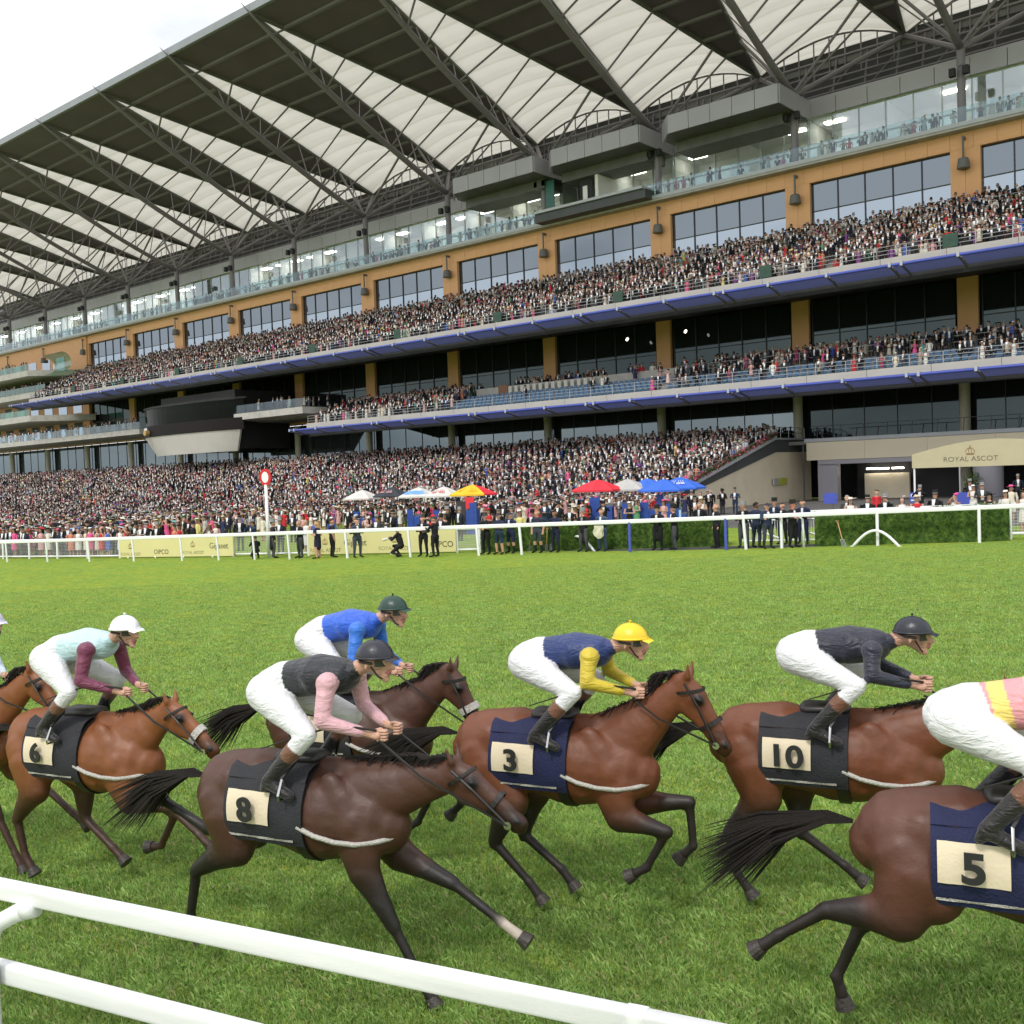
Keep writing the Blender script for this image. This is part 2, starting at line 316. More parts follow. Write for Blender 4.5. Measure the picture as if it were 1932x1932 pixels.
# roof ------------------------------------------------------
APY, APZ, TIPY, TIPZ = 101.5, 44.5, 65.0, 51.4
def tipz(k): return TIPZ
def lerp(a, b, t): return Vector(a)*(1-t)+Vector(b)*t
fab_sag = 2.0
for k in KS:
    xk = XK(k); tip = Vector((xk, TIPY, TIPZ)); apR = Vector((xk+7.55, APY, APZ)); apL = Vector((xk-7.55, APY, APZ))
    def fab(u, v, tip=tip, apR=apR, apL=apL):
        a = lerp(tip, apL, u); b = lerp(tip, apR, u); p = lerp(a, b, v); p.z += fab_sag*u**3.5*4*v*(1-v)+.02; return p
    P(MB().grid(fab, 18, 10), 'fabric_canopy', FAB, smooth=True)
    # dark folded panel between this tip and the next to the right
    if k > KS[0]:
        tr = Vector((xk+15.1, TIPY, TIPZ)); m = MB()
        vs = [tip+Vector((0, 0, .12)), tr+Vector((0, 0, .12)), apR+Vector((0, 0, .12))]; vs += [v+Vector((0, 0, .35)) for v in vs]
        m.add(vs, [(0,1,2),(3,5,4),(0,3,4,1),(1,4,5,2),(2,5,3,0)])
        pan = P(m, 'roof_panel', ROOFD)
        for j in range(1, 10):
            t = j/10.5; a = lerp(tip, apR, t); b = lerp(tr, apR, t); a.z -= .12; b.z -= .12
            pm = MB(); hw = .20
            pm.add([a+Vector((0,-hw,0)), b+Vector((0,-hw,0)), b+Vector((0,hw,0)), a+Vector((0,hw,0)), a+Vector((0,-hw,.26)), b+Vector((0,-hw,.26)), b+Vector((0,hw,.26)), a+Vector((0,hw,.26))],
                   [(0,3,2,1),(4,5,6,7),(0,1,5,4),(1,2,6,5),(2,3,7,6),(3,0,4,7)])
            pm.build('purlin', STEEL, pan)
        box('roof_fascia', xk+.02, xk+15.08, TIPY-.35, TIPY+.02, TIPZ+.05, TIPZ+.85, EDGEM, GS)
    # edge beams of the fold
    for s, ap in ((1, apR), (-1, apL)):
        d = (ap-tip).normalized(); sd_ = Vector((-d.y, d.x, 0))*(.16); up = Vector((0, 0, .32)); m = MB()
        vs = [tip-sd_-up*.6, tip+sd_-up*.6, ap+sd_-up*.6, ap-sd_-up*.6]; vs += [v+up*.98 for v in vs]
        m.add(vs, [(0,3,2,1),(4,5,6,7),(0,1,5,4),(1,2,6,5),(2,3,7,6),(3,0,4,7)]); P(m, 'edge_beam', STEELD)
    # spar: tube from the column head to the tip, ending in a spike
    node = Vector((xk, YF, 38.4))
    prow = tip+(tip-node).normalized()*1.5+Vector((0, 0, -.1))
    sp_pts = [node, lerp(node, tip, .5)+Vector((0, 0, -.9)), tip+Vector((0, .0, -.25)), prow+Vector((0, 0, .35))]
    m = MB()
    pts = []
    for i in range(13):
        t = i/12; p = lerp(node, tip+Vector((0, 0, -.2)), t); p.z -= 1.3*4*t*(1-t)*.6; pts.append(p)
    pts.append(prow+Vector((0, 0, .1)))
    m.path(pts, [.34]*8+[.30, .27, .24, .21, .16, .02], 8)
    spar = P(m, 'roof_spar', STEEL, smooth=True)
    for j in range(1, 10):
        t = j/10.5
        ts = 1-t*APY/APY
        q = pts[max(0, min(12, int(round((1-t*1.12)*12))))]
        for ap in (apR, apL):
            e = lerp(tip, ap, t); rod('strut', q, e+Vector((0, 0, -.1)), .11 if ap is apR else .07, STEEL, spar, 6)
    # column and head struts
    col = rod('column', (xk, YF, 31.0), (xk, YF, 38.5), .36, STEEL, GS, 12)
    for s, ap in ((1, apR), (-1, apL)):
        rod('tree_strut', node, ap+Vector((0, 0, -.2)), .24, STEEL, GS, 8)
        rod('tree_strut', node+Vector((0, 0, .2)), lerp(tip, ap, .80)+Vector((0, 0, -.2)), .15, STEEL, GS, 8)
    # arched frame at the back edge of the fabric
    fr = bpy.data.objects.new('arch_frame', None); link(fr, GS)
    top = [(xk+7.55*c_, APY+.15, APZ+fab_sag*(1-c_*c_)+.05) for c_ in np.linspace(-1, 1, 15)]
    MB().path(top, .17, 6).build('arch_rib', STEEL, fr, smooth=True)
    rod('bottom_chord', (xk-7.55, APY+.15, APZ-.25), (xk+7.55, APY+.15, APZ-.25), .14, STEEL, fr, 6)
    for c_ in np.linspace(-.86, .86, 9):
        z1 = APZ+fab_sag*(1-c_*c_)
        rod('upright', (xk+7.55*c_, APY+.15, APZ-2.2), (xk+7.55*c_, APY+.15, z1), .075, STEEL, fr, 6)
# dark technical gallery behind the tree struts
box('gallery_wall', XL, XR, 108, 108.4, 36.6, 47.9, GALW, GS)
MB().add([(XL,101.9,46.6),(XR,101.9,46.6),(XR,108.2,47.6),(XL,108.2,47.6)],[(0,1,2,3)]).build('rear_canopy', FAB, GS)
box('gallery_floor', XL, XR, 95.6, 107.9, 38.35, 38.6, CLAD, GS)
box('gallery_beam', XL, XR, 101.75, 102.15, 43.5, 44.1, STEELD, GS)
for z in (39.3, 39.8, 40.4, 41.0, 41.7, 42.4): box('louvre_rail', XL, XR, 100.2, 100.32, z, z+.13, STEEL, GS)
for k in KS:
    for d in (-5.7, -2.5, .7, 3.9, 7.0): rod('gallery_post', (XK(k)+d, 100.1, 38.6), (XK(k)+d, 101.8, 44.3), .10, STEEL, GS, 6)
    for d in (-6, -1.5, 3):
        rod('gallery_brace', (XK(k)+d, 99.9, 38.6), (XK(k)+d+3.6, 103, 43.8), .09, STEELD, GS, 6)
        ubox('ceiling_unit', XK(k)+d, XK(k)+d+1.6, 103, 104.3, 40.2, 40.9, STEEL, GS)
# top storey ------------------------------------------------
box('deck_slab', XL, XR, 91.6, 102, 31.22, 31.55, CONC, GS)
box('deck_edge_trim', XL, XR, 91.5, 91.72, 31.42, 31.78, FASC, GS)
box('box_back_wall', XL, XR, 101.2, 101.5, 31.55, 37.0, CREAMW, GS)
box('box_ceiling', XL, XR, 96.2, 101.2, 36.75, 36.95, CREAMW, GS)
MATS_PANEL = [DOORW, CREAMW, FASC, DOORW]
for k in KS:
    x0 = XK(k)
    for j in range(5):
        xa = x0+j*3.02
        ubox('cladding_panel', xa+.03, xa+2.99, 95.55, 95.9, 36.85, 38.34, CLAD, GS)
    win = bpy.data.objects.new('box_glazing', None); link(win, GS)
    for j in range(6):
        xa = x0+j*2.516
        ubox('pane', xa+.05, xa+2.47, 96.0, 96.03, 34.1, 36.75, GLASSC, win)
        ubox('mullion', xa-.05, xa+.05, 95.93, 96.12, 31.55, 36.85, FASC, win)
        r_ = random.random()
        if r_ < .45: ubox('pane', xa+.05, xa+2.47, 96.0, 96.03, 31.6, 33.95, GLASSC, win)
        elif r_ < .85: ubox('pane', xa+.05, xa+1.25, 96.0, 96.03, 31.6, 33.95, GLASSC, win)
    ubox('transom', x0+.05, x0+15.0, 95.94, 96.1, 33.95, 34.1, FASC, win)
    for j in range(2):
        ubox('partition', x0+j*7.55-.1, x0+j*7.55+.1, 96.3, 101.2, 31.6, 36.75, CREAMW, GS)
    for j, dx in enumerate((1.2, 4.4, 8.8, 12.0)):
        ubox('back_panel', x0+dx, x0+dx+1.5, 101.0, 101.18, 31.6, 34.6, MATS_PANEL[(j+k) % 4], GS)
    for j in range(4):
        if random.random() < .6: ubox('ceiling_light', x0+1.0+j*3.7, x0+2.9+j*3.7, 97.6, 98.3, 36.62, 36.74, LAMP, GS)
    bal = bpy.data.objects.new('glass_balustrade', None); link(bal, GS)
    for j in range(10):
        xa = x0+j*1.51
        ubox('pane', xa+.03, xa+1.48, 91.62, 91.65, 31.8, 33.05, GLASSB, bal)
        ubox('post', xa-.02, xa+.02, 91.66, 91.72, 31.6, 33.0, STAIN, bal)
    rod('speaker_arm', (x0+.1, 92.9, 37.0), (x0+.1, 92.1, 36.6), .06, STEELD, GS, 6)
    for dx in (-.75, .35): MB().box(x0+dx, x0+dx+.5, 92.0, 92.5, 35.9, 36.6).build('loudspeaker', BLACK, GS, bevel=.04)
    # orange front with the big window --------------------------
    pc = x0+.3
    ubox('orange_pier', pc-1.22, pc-.012, 92.62, 93.3, 23.6, 29.8, TIMB, GS); ubox('orange_pier', pc+.012, pc+1.22, 92.62, 93.3, 23.6, 29.8, TIMB, GS)
    for j in range(8):
        a = pc-1.22+j*15.1/8; ubox('orange_panel', a+.012, a+15.1/8-.012, 92.62, 93.3, 29.81, 31.2, TIMB, GS)
    wn = bpy.data.objects.new('window', None); link(wn, GS)
    wa, wb = pc+1.22, pc+15.1-1.22; pw = (wb-wa)/5
    for j in range(5):
        for z0, z1 in ((23.6, 24.85), (24.95, 27.15), (27.2, 29.72)):
            ubox('pane', wa+j*pw+.05, wa+(j+1)*pw-.05, 93.1, 93.13, z0, z1, GLASST if z0 > 27 else GLASSW, wn)
    for j in range(6): ubox('mullion', wa+j*pw-.05, wa+j*pw+.05, 93.0, 93.2, 23.5, 29.78, FRAMEB, wn)
    for z in (24.85, 27.15, 29.72): ubox('glazing_bar', wa, wb, 93.02, 93.18, z, z+.08, FRAMEB, wn)
    lm = bpy.data.objects.new('hanging_speaker', None); link(lm, GS)
    rod('bracket', (pc, 92.1, 29.0), (pc, 92.1, 30.6), .09, STEELD, lm, 6); ubox('bracket', pc-.08, pc+.08, 92.0, 92.65, 30.5, 30.75, STEELD, lm)
    MB().tube((pc, 92.1, 28.0), (pc, 92.1, 28.9), .55, .42, 12).build('speaker_body', STEELD, lm, smooth=False, bevel=.08)
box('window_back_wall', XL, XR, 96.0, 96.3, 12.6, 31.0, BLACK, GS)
box('window_interior_floor', XL, XR, 93.4, 96, 23.4, 23.6, CONCD, GS)
# camera platforms ------------------------------------------
for xa, xb in ((-55.3, -41.6), (-69.9, -56.7), (-84.4, -70.4)):
    pf = bpy.data.objects.new('camera_platform', None); link(pf, GS)
    z0, z1 = 36.6, 38.35
    n = 5; xs_ = [xa+2.0+(xb-xa-2.0)*i/n for i in range(n+1)]
    corner = [(xa, 91.2)]+[(x, 88.9) for x in xs_]
    for i in range(len(corner)-1):
        (ax, ay), (bx_, by) = corner[i], corner[i+1]; dz = 0 if i else .0
        g = .03; a = Vector((ax, ay, 0)); b = Vector((bx_, by, 0)); d = (b-a).normalized(); a += d*g; b -= d*g; nrm = Vector((d.y, -d.x, 0))*.12
        MB().prism([(a.x+nrm.x, a.y+nrm.y), (b.x+nrm.x, b.y+nrm.y), (b.x, b.y), (a.x, a.y)], 'z', z0, z1).build('fascia_panel', CLAD, pf)
    MB().prism([(xb, 88.9), (xb+.12, 88.9), (xb+.12, 95.5), (xb, 95.5)], 'z', z0, z1).build('end_panel', CLAD, pf)
    MB().prism([(xa+.3, 91.3), (xa+2.0, 89.0), (xb-.05, 89.0), (xb-.05, 95.4), (xa+.3, 95.4)], 'z', z0+.1, z0+.3).build('platform_floor', STEELD, pf)
    MB().prism([(xa+1, 92), (xb-1, 92), (xb-1, 95.4), (xa+1, 95.4)], 'z', z0-.9, z0+.08).build('soffit', STEELD, pf)
    for i in range(7):
        x = xa+2.2+i*(xb-xa-2.6)/6; rod('guard_post', (x, 89.2, z1), (x, 89.2, z1+.75), .03, STEELD, pf, 6)
    rod('guard_rail', (xa+2.0, 89.2, z1+.75), (xb-.2, 89.2, z1+.75), .035, STEELD, pf, 6)
# studio box below the middle platform
st = bpy.data.objects.new('studio_window_surround', None); link(st, GS)
box('sill_apron', -71.5, -57.0, 90.2, 92.0, 31.4, 32.3, CHAR, st); box('sill_top', -71.3, -57.2, 89.9, 91.9, 32.32, 32.6, FASC, st)
box('studio_wall', -64.6, -64.2, 92.2, 96, 32.5, 37, CREAMW, st); box('banner', -66.9, -65.2, 92.6, 92.7, 32.4, 35.6, BLACK, st); box('banner_emblem', -66.5, -65.9, 92.55, 92.595, 33.2, 34.9, CREAMW, st)
box('side_panel', -71.4, -70.2, 92.2, 92.3, 32.4, 36.4, pmat('teal_panel', (.02, .12, .10), .4), st)
# upper seating tier ----------------------------------------
UX0, UX1 = -176.0, XR
def steps(x0, x1, y0, z0, y1, z1, n, mat, name, par=GS, base=None):
    pr = []; 
    for i in range(n):
        ya = y0+(y1-y0)*i/n; yb = y0+(y1-y0)*(i+1)/n; z = z0+(z1-z0)*i/(n-1) if n > 1 else z0; pr += [(ya, z), (yb, z)]
    lo = base if base is not None else None
    pr += [(y1, z1-.8 if lo is None else lo), (y0, z0-.5 if lo is None else lo)]
    return MB().prism(pr, 'x', x0, x1).build(name, mat, par)
steps(UX0, UX1, 81.6, 18.9, 92.2, 24.1, 13, CONCD, 'upper_terrace')
for i in range(40):
    x = UX0+i*5.04
    if x > XR: break
    ubox('parapet_panel', x+.015, x+5.02, 81.25, 81.6, 18.62, 19.42, CONC, GS)
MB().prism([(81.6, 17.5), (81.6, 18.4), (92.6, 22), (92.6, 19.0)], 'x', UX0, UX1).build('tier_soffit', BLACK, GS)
def awning(x0, x1, ytop, z, name='blue_awning'):
    aw = bpy.data.objects.new(name, None); link(aw, GS)
    seg = 15.1/3; n = int((x1-x0)/seg)+1
    for i in range(n):
        a = x0+i*seg; b = min(a+seg, x1)
        if b-a < .3: break
        rod('edge_tube', (a+.05, ytop-1.9, z+.25), (b-.05, ytop-1.9, z+.25), .13, BLUE, aw, 8)
        m = MB(); m.add([(a+.15, ytop-1.85, z+.2), (b-.15, ytop-1.85, z+.2), (b-.15, ytop-.1, z-.22), (a+.15, ytop-.1, z-.22)], [(0, 1, 2, 3)])
        m.add([(a+.15, ytop-1.85, z+.23), (b-.15, ytop-1.85, z+.23), (b-.15, ytop-.1, z-.19), (a+.15, ytop-.1, z-.19)], [(3, 2, 1, 0)])
        m.build('awning_panel', AWN, aw)
        ubox('bracket', a-.1, a+.1, ytop-2.05, ytop-1.7, z+.1, z+.45, FASC, aw)
        rod('outrigger', (a, ytop-1.9, z+.15), (a, ytop, z-.3), .09, STEELD, aw, 6)
        if i % 3 == 0: rod('outrigger', (a+.9, ytop-1.9, z+.15), (a+.9, ytop, z-.3), .09, STEELD, aw, 6); ubox('bracket', a+.8, a+1.0, ytop-2.05, ytop-1.7, z+.1, z+.45, FASC, aw)
    return aw
awning(-179.5, UX1, 81.5, 18.25)
def handrail(pts, h, bars, par, name='guard_rail', step=1.6, r=.028):
    gr_ = bpy.data.objects.new(name, None); link(gr_, par)
    for a, b in zip(pts[:-1], pts[1:]):
        a, b = Vector(a), Vector(b); L_ = (b-a).length; n = max(1, int(L_/step))
        for z in bars: rod('rail', a+Vector((0, 0, z)), b+Vector((0, 0, z)), r, STAIN, gr_, 6)
        for i in range(n+1): p = lerp(a, b, i/n); rod('post', p, p+Vector((0, 0, h)), r*1.1, STAIN, gr_, 6)
    return gr_
handrail([(UX0, 81.5, 19.42), (-10, 81.5, 19.42)], .95, (.35, .65, .95), GS, step=2.52)
for x in np.arange(UX0+14, 0, 15.1):
    handrail([(x, 89.5, 23.5), (x+9, 89.5, 23.5)], 1.05, (.55, 1.05), GS, step=1.5)
    ubox('green_screen', x+1, x+2.1, 81.3, 81.36, 19.5, 20.5, GREENB, GS)
# left end of the tier
MB().prism([(81.6, 18.6), (81.6, 19.4), (92.2, 24.9), (92.2, 19.5)], 'x', UX0-.25, UX0-.005).build('tier_end_wall', CONC, GS)
handrail([(UX0, 81.6, 19.4), (UX0, 92.0, 24.8)], .9, (.45, .9), GS)
# level two ------------------------------------------------
VX0 = -101.7
steps(VX0, XR, 81.6, 10.6, 86.4, 12.3, 6, CONCD, 'middle_terrace')
for i in range(26):
    x = VX0+i*5.04
    if x > XR: break
    ubox('parapet_panel', x+.015, x+5.02, 81.25, 81.6, 9.95, 10.85, CONC, GS)
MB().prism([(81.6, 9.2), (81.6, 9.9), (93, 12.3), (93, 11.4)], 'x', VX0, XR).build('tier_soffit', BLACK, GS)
box('promenade', VX0-42, XR, 86.4, 93.0, 12.1, 12.42, CONCD, GS)
awning(VX0-1.2, XR, 81.5, 9.75)
handrail([(VX0, 81.5, 10.85), (-10, 81.5, 10.85)], .9, (.3, .6, .9), GS, step=2.52)
handrail([(-95, 86.5, 12.4), (-84, 86.5, 12.4)], 1.0, (.5, 1.0), GS); handrail([(-50, 86.5, 12.4), (-12, 86.5, 12.4)], 1.0, (.5, 1.0), GS, step=1.8)
box('dwarf_wall', -78, -51, 86.7, 86.9, 12.42, 13.35, CONC, GS); box('tan_panel', -74.6, -73.2, 86.55, 86.69, 12.4, 13.5, WOODB, GS)
box('dwarf_wall', -41, -14, 89.6, 89.8, 12.42, 13.6, BEIGE, GS)
for k in KS:
    pc = XK(k)+.3
    ubox('orange_pier', pc-.85, pc+.85, 92.5, 92.9, 12.42, 19.2, TIMB, GS)
    wn = bpy.data.objects.new('window', None); link(wn, GS)
    for j in range(5):
        pw = 12.9/5; ubox('pane', pc+1.1+j*pw+.04, pc+1.1+(j+1)*pw-.04, 92.9, 92.93, 12.5, 18.9, GLASSD, wn)
        ubox('mullion', pc+1.1+j*pw-.04, pc+1.1+j*pw+.04, 92.8, 92.96, 12.42, 19, FRAMEB, wn)
    ubox('glazing_bar', pc+1.1, pc+14, 92.82, 92.95, 15.6, 15.68, FRAMEB, wn)
# seats
seat0 = None
def place_seats(x0, x1, rows, mat, name, ybase=81.9, skip=0):
    global seat0
    me = MB().box(-.22, .22, -.05, .35, .38, .44).box(-.22, .22, .30, .36, .42, .82).box(-.04, .04, .2, .3, 0, .38).mesh(name, mat)
    x = x0; c_ = 0
    while x < x1:
        for r in rows:
            o = bpy.data.objects.new(name, me); link(o, GS, Matrix.Translation((x, ybase+r*.8+.2, 10.6+1.7*r/5)))
            c_ += 1
        x += .62
    return c_
place_seats(-77.5, -52.0, (0, 1, 2, 3), SEAT, 'blue_seat'); place_seats(-50, -14, (0, 2), SEAT, 'blue_seat')
for i in range(14): 
    me_ = None
wm_ = MB().box(-.22, .22, -.05, .35, .38, .46).box(-.22, .22, .30, .38, .42, 1.25).mesh('white_seat', SEATW)
for i in range(14): link(bpy.data.objects.new('white_seat', wm_), GS, Matrix.Translation((-72.6+i*.85, 85.9, 12.0)))
# lights under the deck
for x in (-60, -53): rod('ceiling_lamp', (x, 90.5, 17.2), (x, 90.7, 17.4), .12, LAMPS, GS, 10)
# lower glazing and columns ----------------------------------
for k in KS:
    xk = XK(k)
    rod('stone_column', (xk, 92.2, .5), (xk, 92.2, 11.6), .45, BEIGEC, GS, 14)
    wn = bpy.data.objects.new('window', None); link(wn, GS)
    for j in range(5):
        pw = 15.1/5; ubox('pane', xk+j*pw+.04, xk+(j+1)*pw-.04, 93.1, 93.13, 5.7, 11.7, GLASSL if xk < -45 else GLASSD, wn)
        ubox('mullion', xk+j*pw-.03, xk+j*pw+.03, 93.04, 93.2, 5.7, 11.8, FRAMEB, wn)
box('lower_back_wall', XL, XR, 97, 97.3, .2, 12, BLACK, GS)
box('lower_floor', XL, XR, 88.05, 96.9, 5.3, 5.6, CONCD, GS)
box('orange_band', XL, VX0-.2, 92.0, 93.0, 11.75, 12.1, TIMB, GS)
# main terrace -----------------------------------------------
TX1 = -41.2
steps(-250, TX1-.3, 66.0, .35, 88.0, 5.6, 30, CONCD, 'lower_terrace', base=-3)
steps(-250, -68, 57.5, -1.15, 66.0, .2, 10, CONCD, 'lower_terrace', base=-3)
# stair end wall with sloping coping
MB().prism([(64.5, -.2), (64.5, .75), (66.5, .75), (85.5, 4.7), (93, 4.7), (93, -.2)], 'x', TX1-.25, TX1).build('end_wall', BEIGE, GS)
MB().prism([(64.3, .4), (64.3, 1.1), (66.8, 1.1), (85.2, 5.8), (92.9, 5.8), (92.9, 4.72), (85.5, 4.72), (66.5, .78), (66.5, .4)], 'x', TX1-.28, TX1+.12).build('sloping_coping', CHAR, GS)
MB().prism([(66.4, 1.1), (66.4, 1.22), (85.2, 5.98), (92.9, 5.98), (92.9, 5.82), (85.25, 5.82), (66.9, 1.12)], 'x', TX1-.35, TX1+.22).build('coping_trim', FASC, GS)
handrail([(TX1-.15, 66.5, 1.2), (TX1-.15, 85.3, 5.95)], 1.0, (.5, 1.0), GS)
handrail([(TX1-.15, 85.3, 5.95), (TX1-.15, 92, 5.95)], 1.0, (.5, 1.0), GS)
for (xa, ya, n_) in ((-128, 68, 8), (-112, 72, 8), (-96, 76, 9), (-80, 70, 8), (-68, 67, 8), (-60, 76, 8), (-146, 72, 9), (-160, 68, 9)):
    zf = lambda y: .35+(y-66)/22*5.25
    handrail([(xa, ya, zf(ya)), (xa, ya+n_, zf(ya+n_))], 1.05, (.5, 1.05), GS); handrail([(xa, ya, zf(ya)), (xa-4, ya, zf(ya))], 1.05, (.5, 1.05), GS)
# stairs down from the terrace to the lawn, with rails
for x0, n in ((-52, 4), (-64, 4)):
    steps(x0, x0+n, 62.4, .15, 66.0, 1.3, 8, CONCD, 'stair', base=-1)
    handrail([(x0, 62.4, .3), (x0, 66, 1.4)], 1.0, (.5, 1.0), GS); handrail([(x0+n, 62.4, .3), (x0+n, 66, 1.4)], 1.0, (.5, 1.0), GS)
# right wing -------------------------------------------------
WX = -39.2
for x in np.arange(WX, XR-4, 5.3):
    ubox('beige_beam', x+.01, x+5.29, 87.6, 88.2, 3.85, 5.45, BEIGE, GS)
box('beam_trim', WX-.1, XR, 87.45, 88.3, 5.47, 5.78, FASC, GS); box('lintel', WX+1, XR, 87.7, 88.1, 3.45, 3.83, CLAD, GS)
rod('downpipe', (WX-.25, 87.5, 0), (WX-.25, 87.5, 5.3), .08, CHAR, GS)
box('wing_pier', WX+.9, WX+2.7, 87.9, 88.6, 0, 3.44, CLAD, GS)
rod('round_column', (-24.2, 88.8, 0), (-24.2, 88.8, 3.9), 1.15, CLAD, GS, 24); rod('round_column', (-18.8, 90.5, 0), (-18.8, 90.5, 3.9), 1.15, CLAD, GS, 24)
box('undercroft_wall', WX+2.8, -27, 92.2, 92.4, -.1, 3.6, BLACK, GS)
box('undercroft_partition', -35.5, -31.5, 91.6, 91.9, 0, 2.5, BEIGE, GS); ubox('strip_lamp', -35.2, -33.2, 91.3, 91.45, 2.85, 2.98, LAMP, GS); ubox('strip_lamp', -32.9, -31.9, 91.3, 91.45, 2.85, 2.98, LAMP, GS)
box('wing_balcony_floor', WX, XR, 88.3, 93, 5.2, 5.45, CONCD, GS)
for i in range(18):
    x = WX+.6+i*2.1; rod('planter_post', (x, 88.6, 5.8), (x+.12, 88.5, 6.9), .035, STEELD, GS, 6)
rod('planter_rail', (WX, 88.55, 6.9), (XR, 88.55, 6.9), .03, STEELD, GS, 6)
# left balconies ---------------------------------------------
def balcony(x0, x1, y0, zt, zb, gl, name='balcony'):
    b_ = bpy.data.objects.new(name, None); link(b_, GS)
    MB().prism([(x0, y0), (x1-1.5, y0), (x1+6 if x1 < -170 else x1, 92.3), (x0, 92.3)], 'z', zb, zt).build('slab', CONC, b_)
    n = max(2, int((x1-x0)/2))
    for i in range(n):
        a = x0+(x1-1.5-x0)*i/n; ubox('glass_pane', a+.03, a+(x1-1.5-x0)/n-.03, y0+.1, y0+.13, zt+.05, zt+1.1, gl, b_)
    return b_
balcony(-245, -180.5, 84, 25.1, 24.1, GLASSG); balcony(-245, -178.5, 86, 21.6, 20.6, GLASSG)
balcony(-245, -180.5, 84, 17.15, 16.1, GLASSG); balcony(-245, -144.2, 84, 12.75, 11.95, GLASSB)
balcony(-123.5, -101.8, 82, 13.1, 12.25, GLASSB)
box('orange_wall', -250, -176.8, 92.35, 92.6, 12.8, 31.2, TIMB, GS)
for z in (13.4, 17.7, 22.2, 25.8):
    for i in range(12):
        x = -244+i*5.6
        if z < 22 or x < -183: ubox('balcony_window', x, x+3.1, 92.28, 92.34, z, z+2.6, GLASSW, GS)
cap = MB(); cap.grid(lambda u, v: Vector((-181+u*7.6, 84.6+3.2*(1-math.cos(math.pi*(.5+v)/1))*.5+ (0 if u > .1 else .6), 26.0+1.7*math.sin(math.pi*(v-.5))*(1 if u > .1 else .8))), 8, 10)
cap.build('glass_capsule', GLASSG, GS, smooth=True)
# hospitality pod --------------------------------------------
pod = bpy.data.objects.new('bowed_pod', None); link(pod, GS)
def bow(x0, x1, y0, d, z0, z1, dx, mat, name, n=18, thick=.25):
    m = MB()
    def fn(u, v):
        s_ = 2*u-1; zz = z0+(z1-z0)*v; ins = dx*(1-v)
        return Vector((x0+ins+(x1-x0-2*ins)*u, y0+d*abs(s_)**3+ins*.35, zz))
    m.grid(fn, n, 3); m.grid(lambda u, v: fn(u, v)+Vector((0, thick, 0)), n, 3); return m.build(name, mat, pod, smooth=False)
PODW = pmat('pale_screen_cloth', (.56, .53, .49), .75, .04, .5)
bow(-140.6, -116.6, 80.6, 1.4, 8.15, 11.0, 1.9, PODW, 'pale_screen')
bow(-141.2, -115.9, 80.45, 1.6, 11.02, 12.6, .1, pmat('black_gloss_band', (.010, .006, .008), .6, spec=.2), 'black_band')
bow(-141.4, -116.2, 80.9, 1.6, 12.65, 15.1, .15, GLASSP, 'pod_window')
box('pod_core', -137.5, -119, 83, 92, 8.6, 16.6, BLACK, pod); bow(-141.6, -116, 80.8, 1.7, 15.15, 15.4, 0, BLACK, 'pod_canopy')
for i in range(9): ubox('pod_light', -136.5+i*2.0, -135.1+i*2.0, 82.7, 82.9, 14.5, 14.6, LAMP, pod)
cy = pmat('gold_crest', (.45, .30, .10), .5)
cr_ = bpy.data.objects.new('crest', None); link(cr_, pod)
MB().tube((-138.2, 81.2, 11.6), (-138.2, 80.5, 11.6), .38, n=14).build('crest_shield', cy, cr_)
for i in range(3): MB().tube((-138.5+i*.3, 80.7, 12.0), (-138.5+i*.3, 80.7, 12.4), .12, .02, 6).build('crest_point', CREAMW, cr_)
# ================================================================== figures
def colmat(name, rough=.7, spec=.3, sheen=0, bump=0.0, bscale=60, coat=0):
    m = bpy.data.materials.new(name); m.use_nodes = True; n = m.node_tree.nodes; l = m.node_tree.links.new; b = n['Principled BSDF']
    a = n.new('ShaderNodeAttribute'); a.attribute_name = 'Col'; a.attribute_type = 'GEOMETRY'
    t = n.new('ShaderNodeTexCoord'); z = n.new('ShaderNodeTexNoise'); z.inputs['Scale'].default_value = 9; z.inputs['Detail'].default_value = 5; l(t.outputs['Object'], z.inputs[0])
    r = n.new('ShaderNodeMapRange'); r.inputs[3].default_value = .78; r.inputs[4].default_value = 1.22; l(z.outputs[0], r.inputs[0])
    k = n.new('ShaderNodeMix'); k.data_type = 'RGBA'; k.blend_type = 'MULTIPLY'; k.inputs[0].default_value = 1
    l(a.outputs[0], k.inputs[6]); l(r.outputs[0], k.inputs[7]); l(k.outputs[2], b.inputs['Base Color'])
    b.inputs['Roughness'].default_value = rough; b.inputs['Specular IOR Level'].default_value = spec
    if sheen: b.inputs['Sheen Weight'].default_value = sheen
    if coat: b.inputs['Coat Weight'].default_value = coat; b.inputs['Coat Roughness'].default_value = .35
    if bump:
        z2 = n.new('ShaderNodeTexNoise'); z2.inputs['Scale'].default_value = bscale; l(t.outputs['Object'], z2.inputs[0])
        bp = n.new('ShaderNodeBump'); bp.inputs['Strength'].default_value = bump; bp.inputs['Distance'].default_value = .01; l(z2.outputs[0], bp.inputs['Height']); l(bp.outputs[0], b.inputs['Normal'])
    return m
CLOTH = colmat('clothed_figure', .75, .25, bump=.4, bscale=25)
SKINS = [(.46, .26, .19), (.52, .31, .24), (.40, .22, .16), (.18, .09, .06), (.56, .35, .28)]
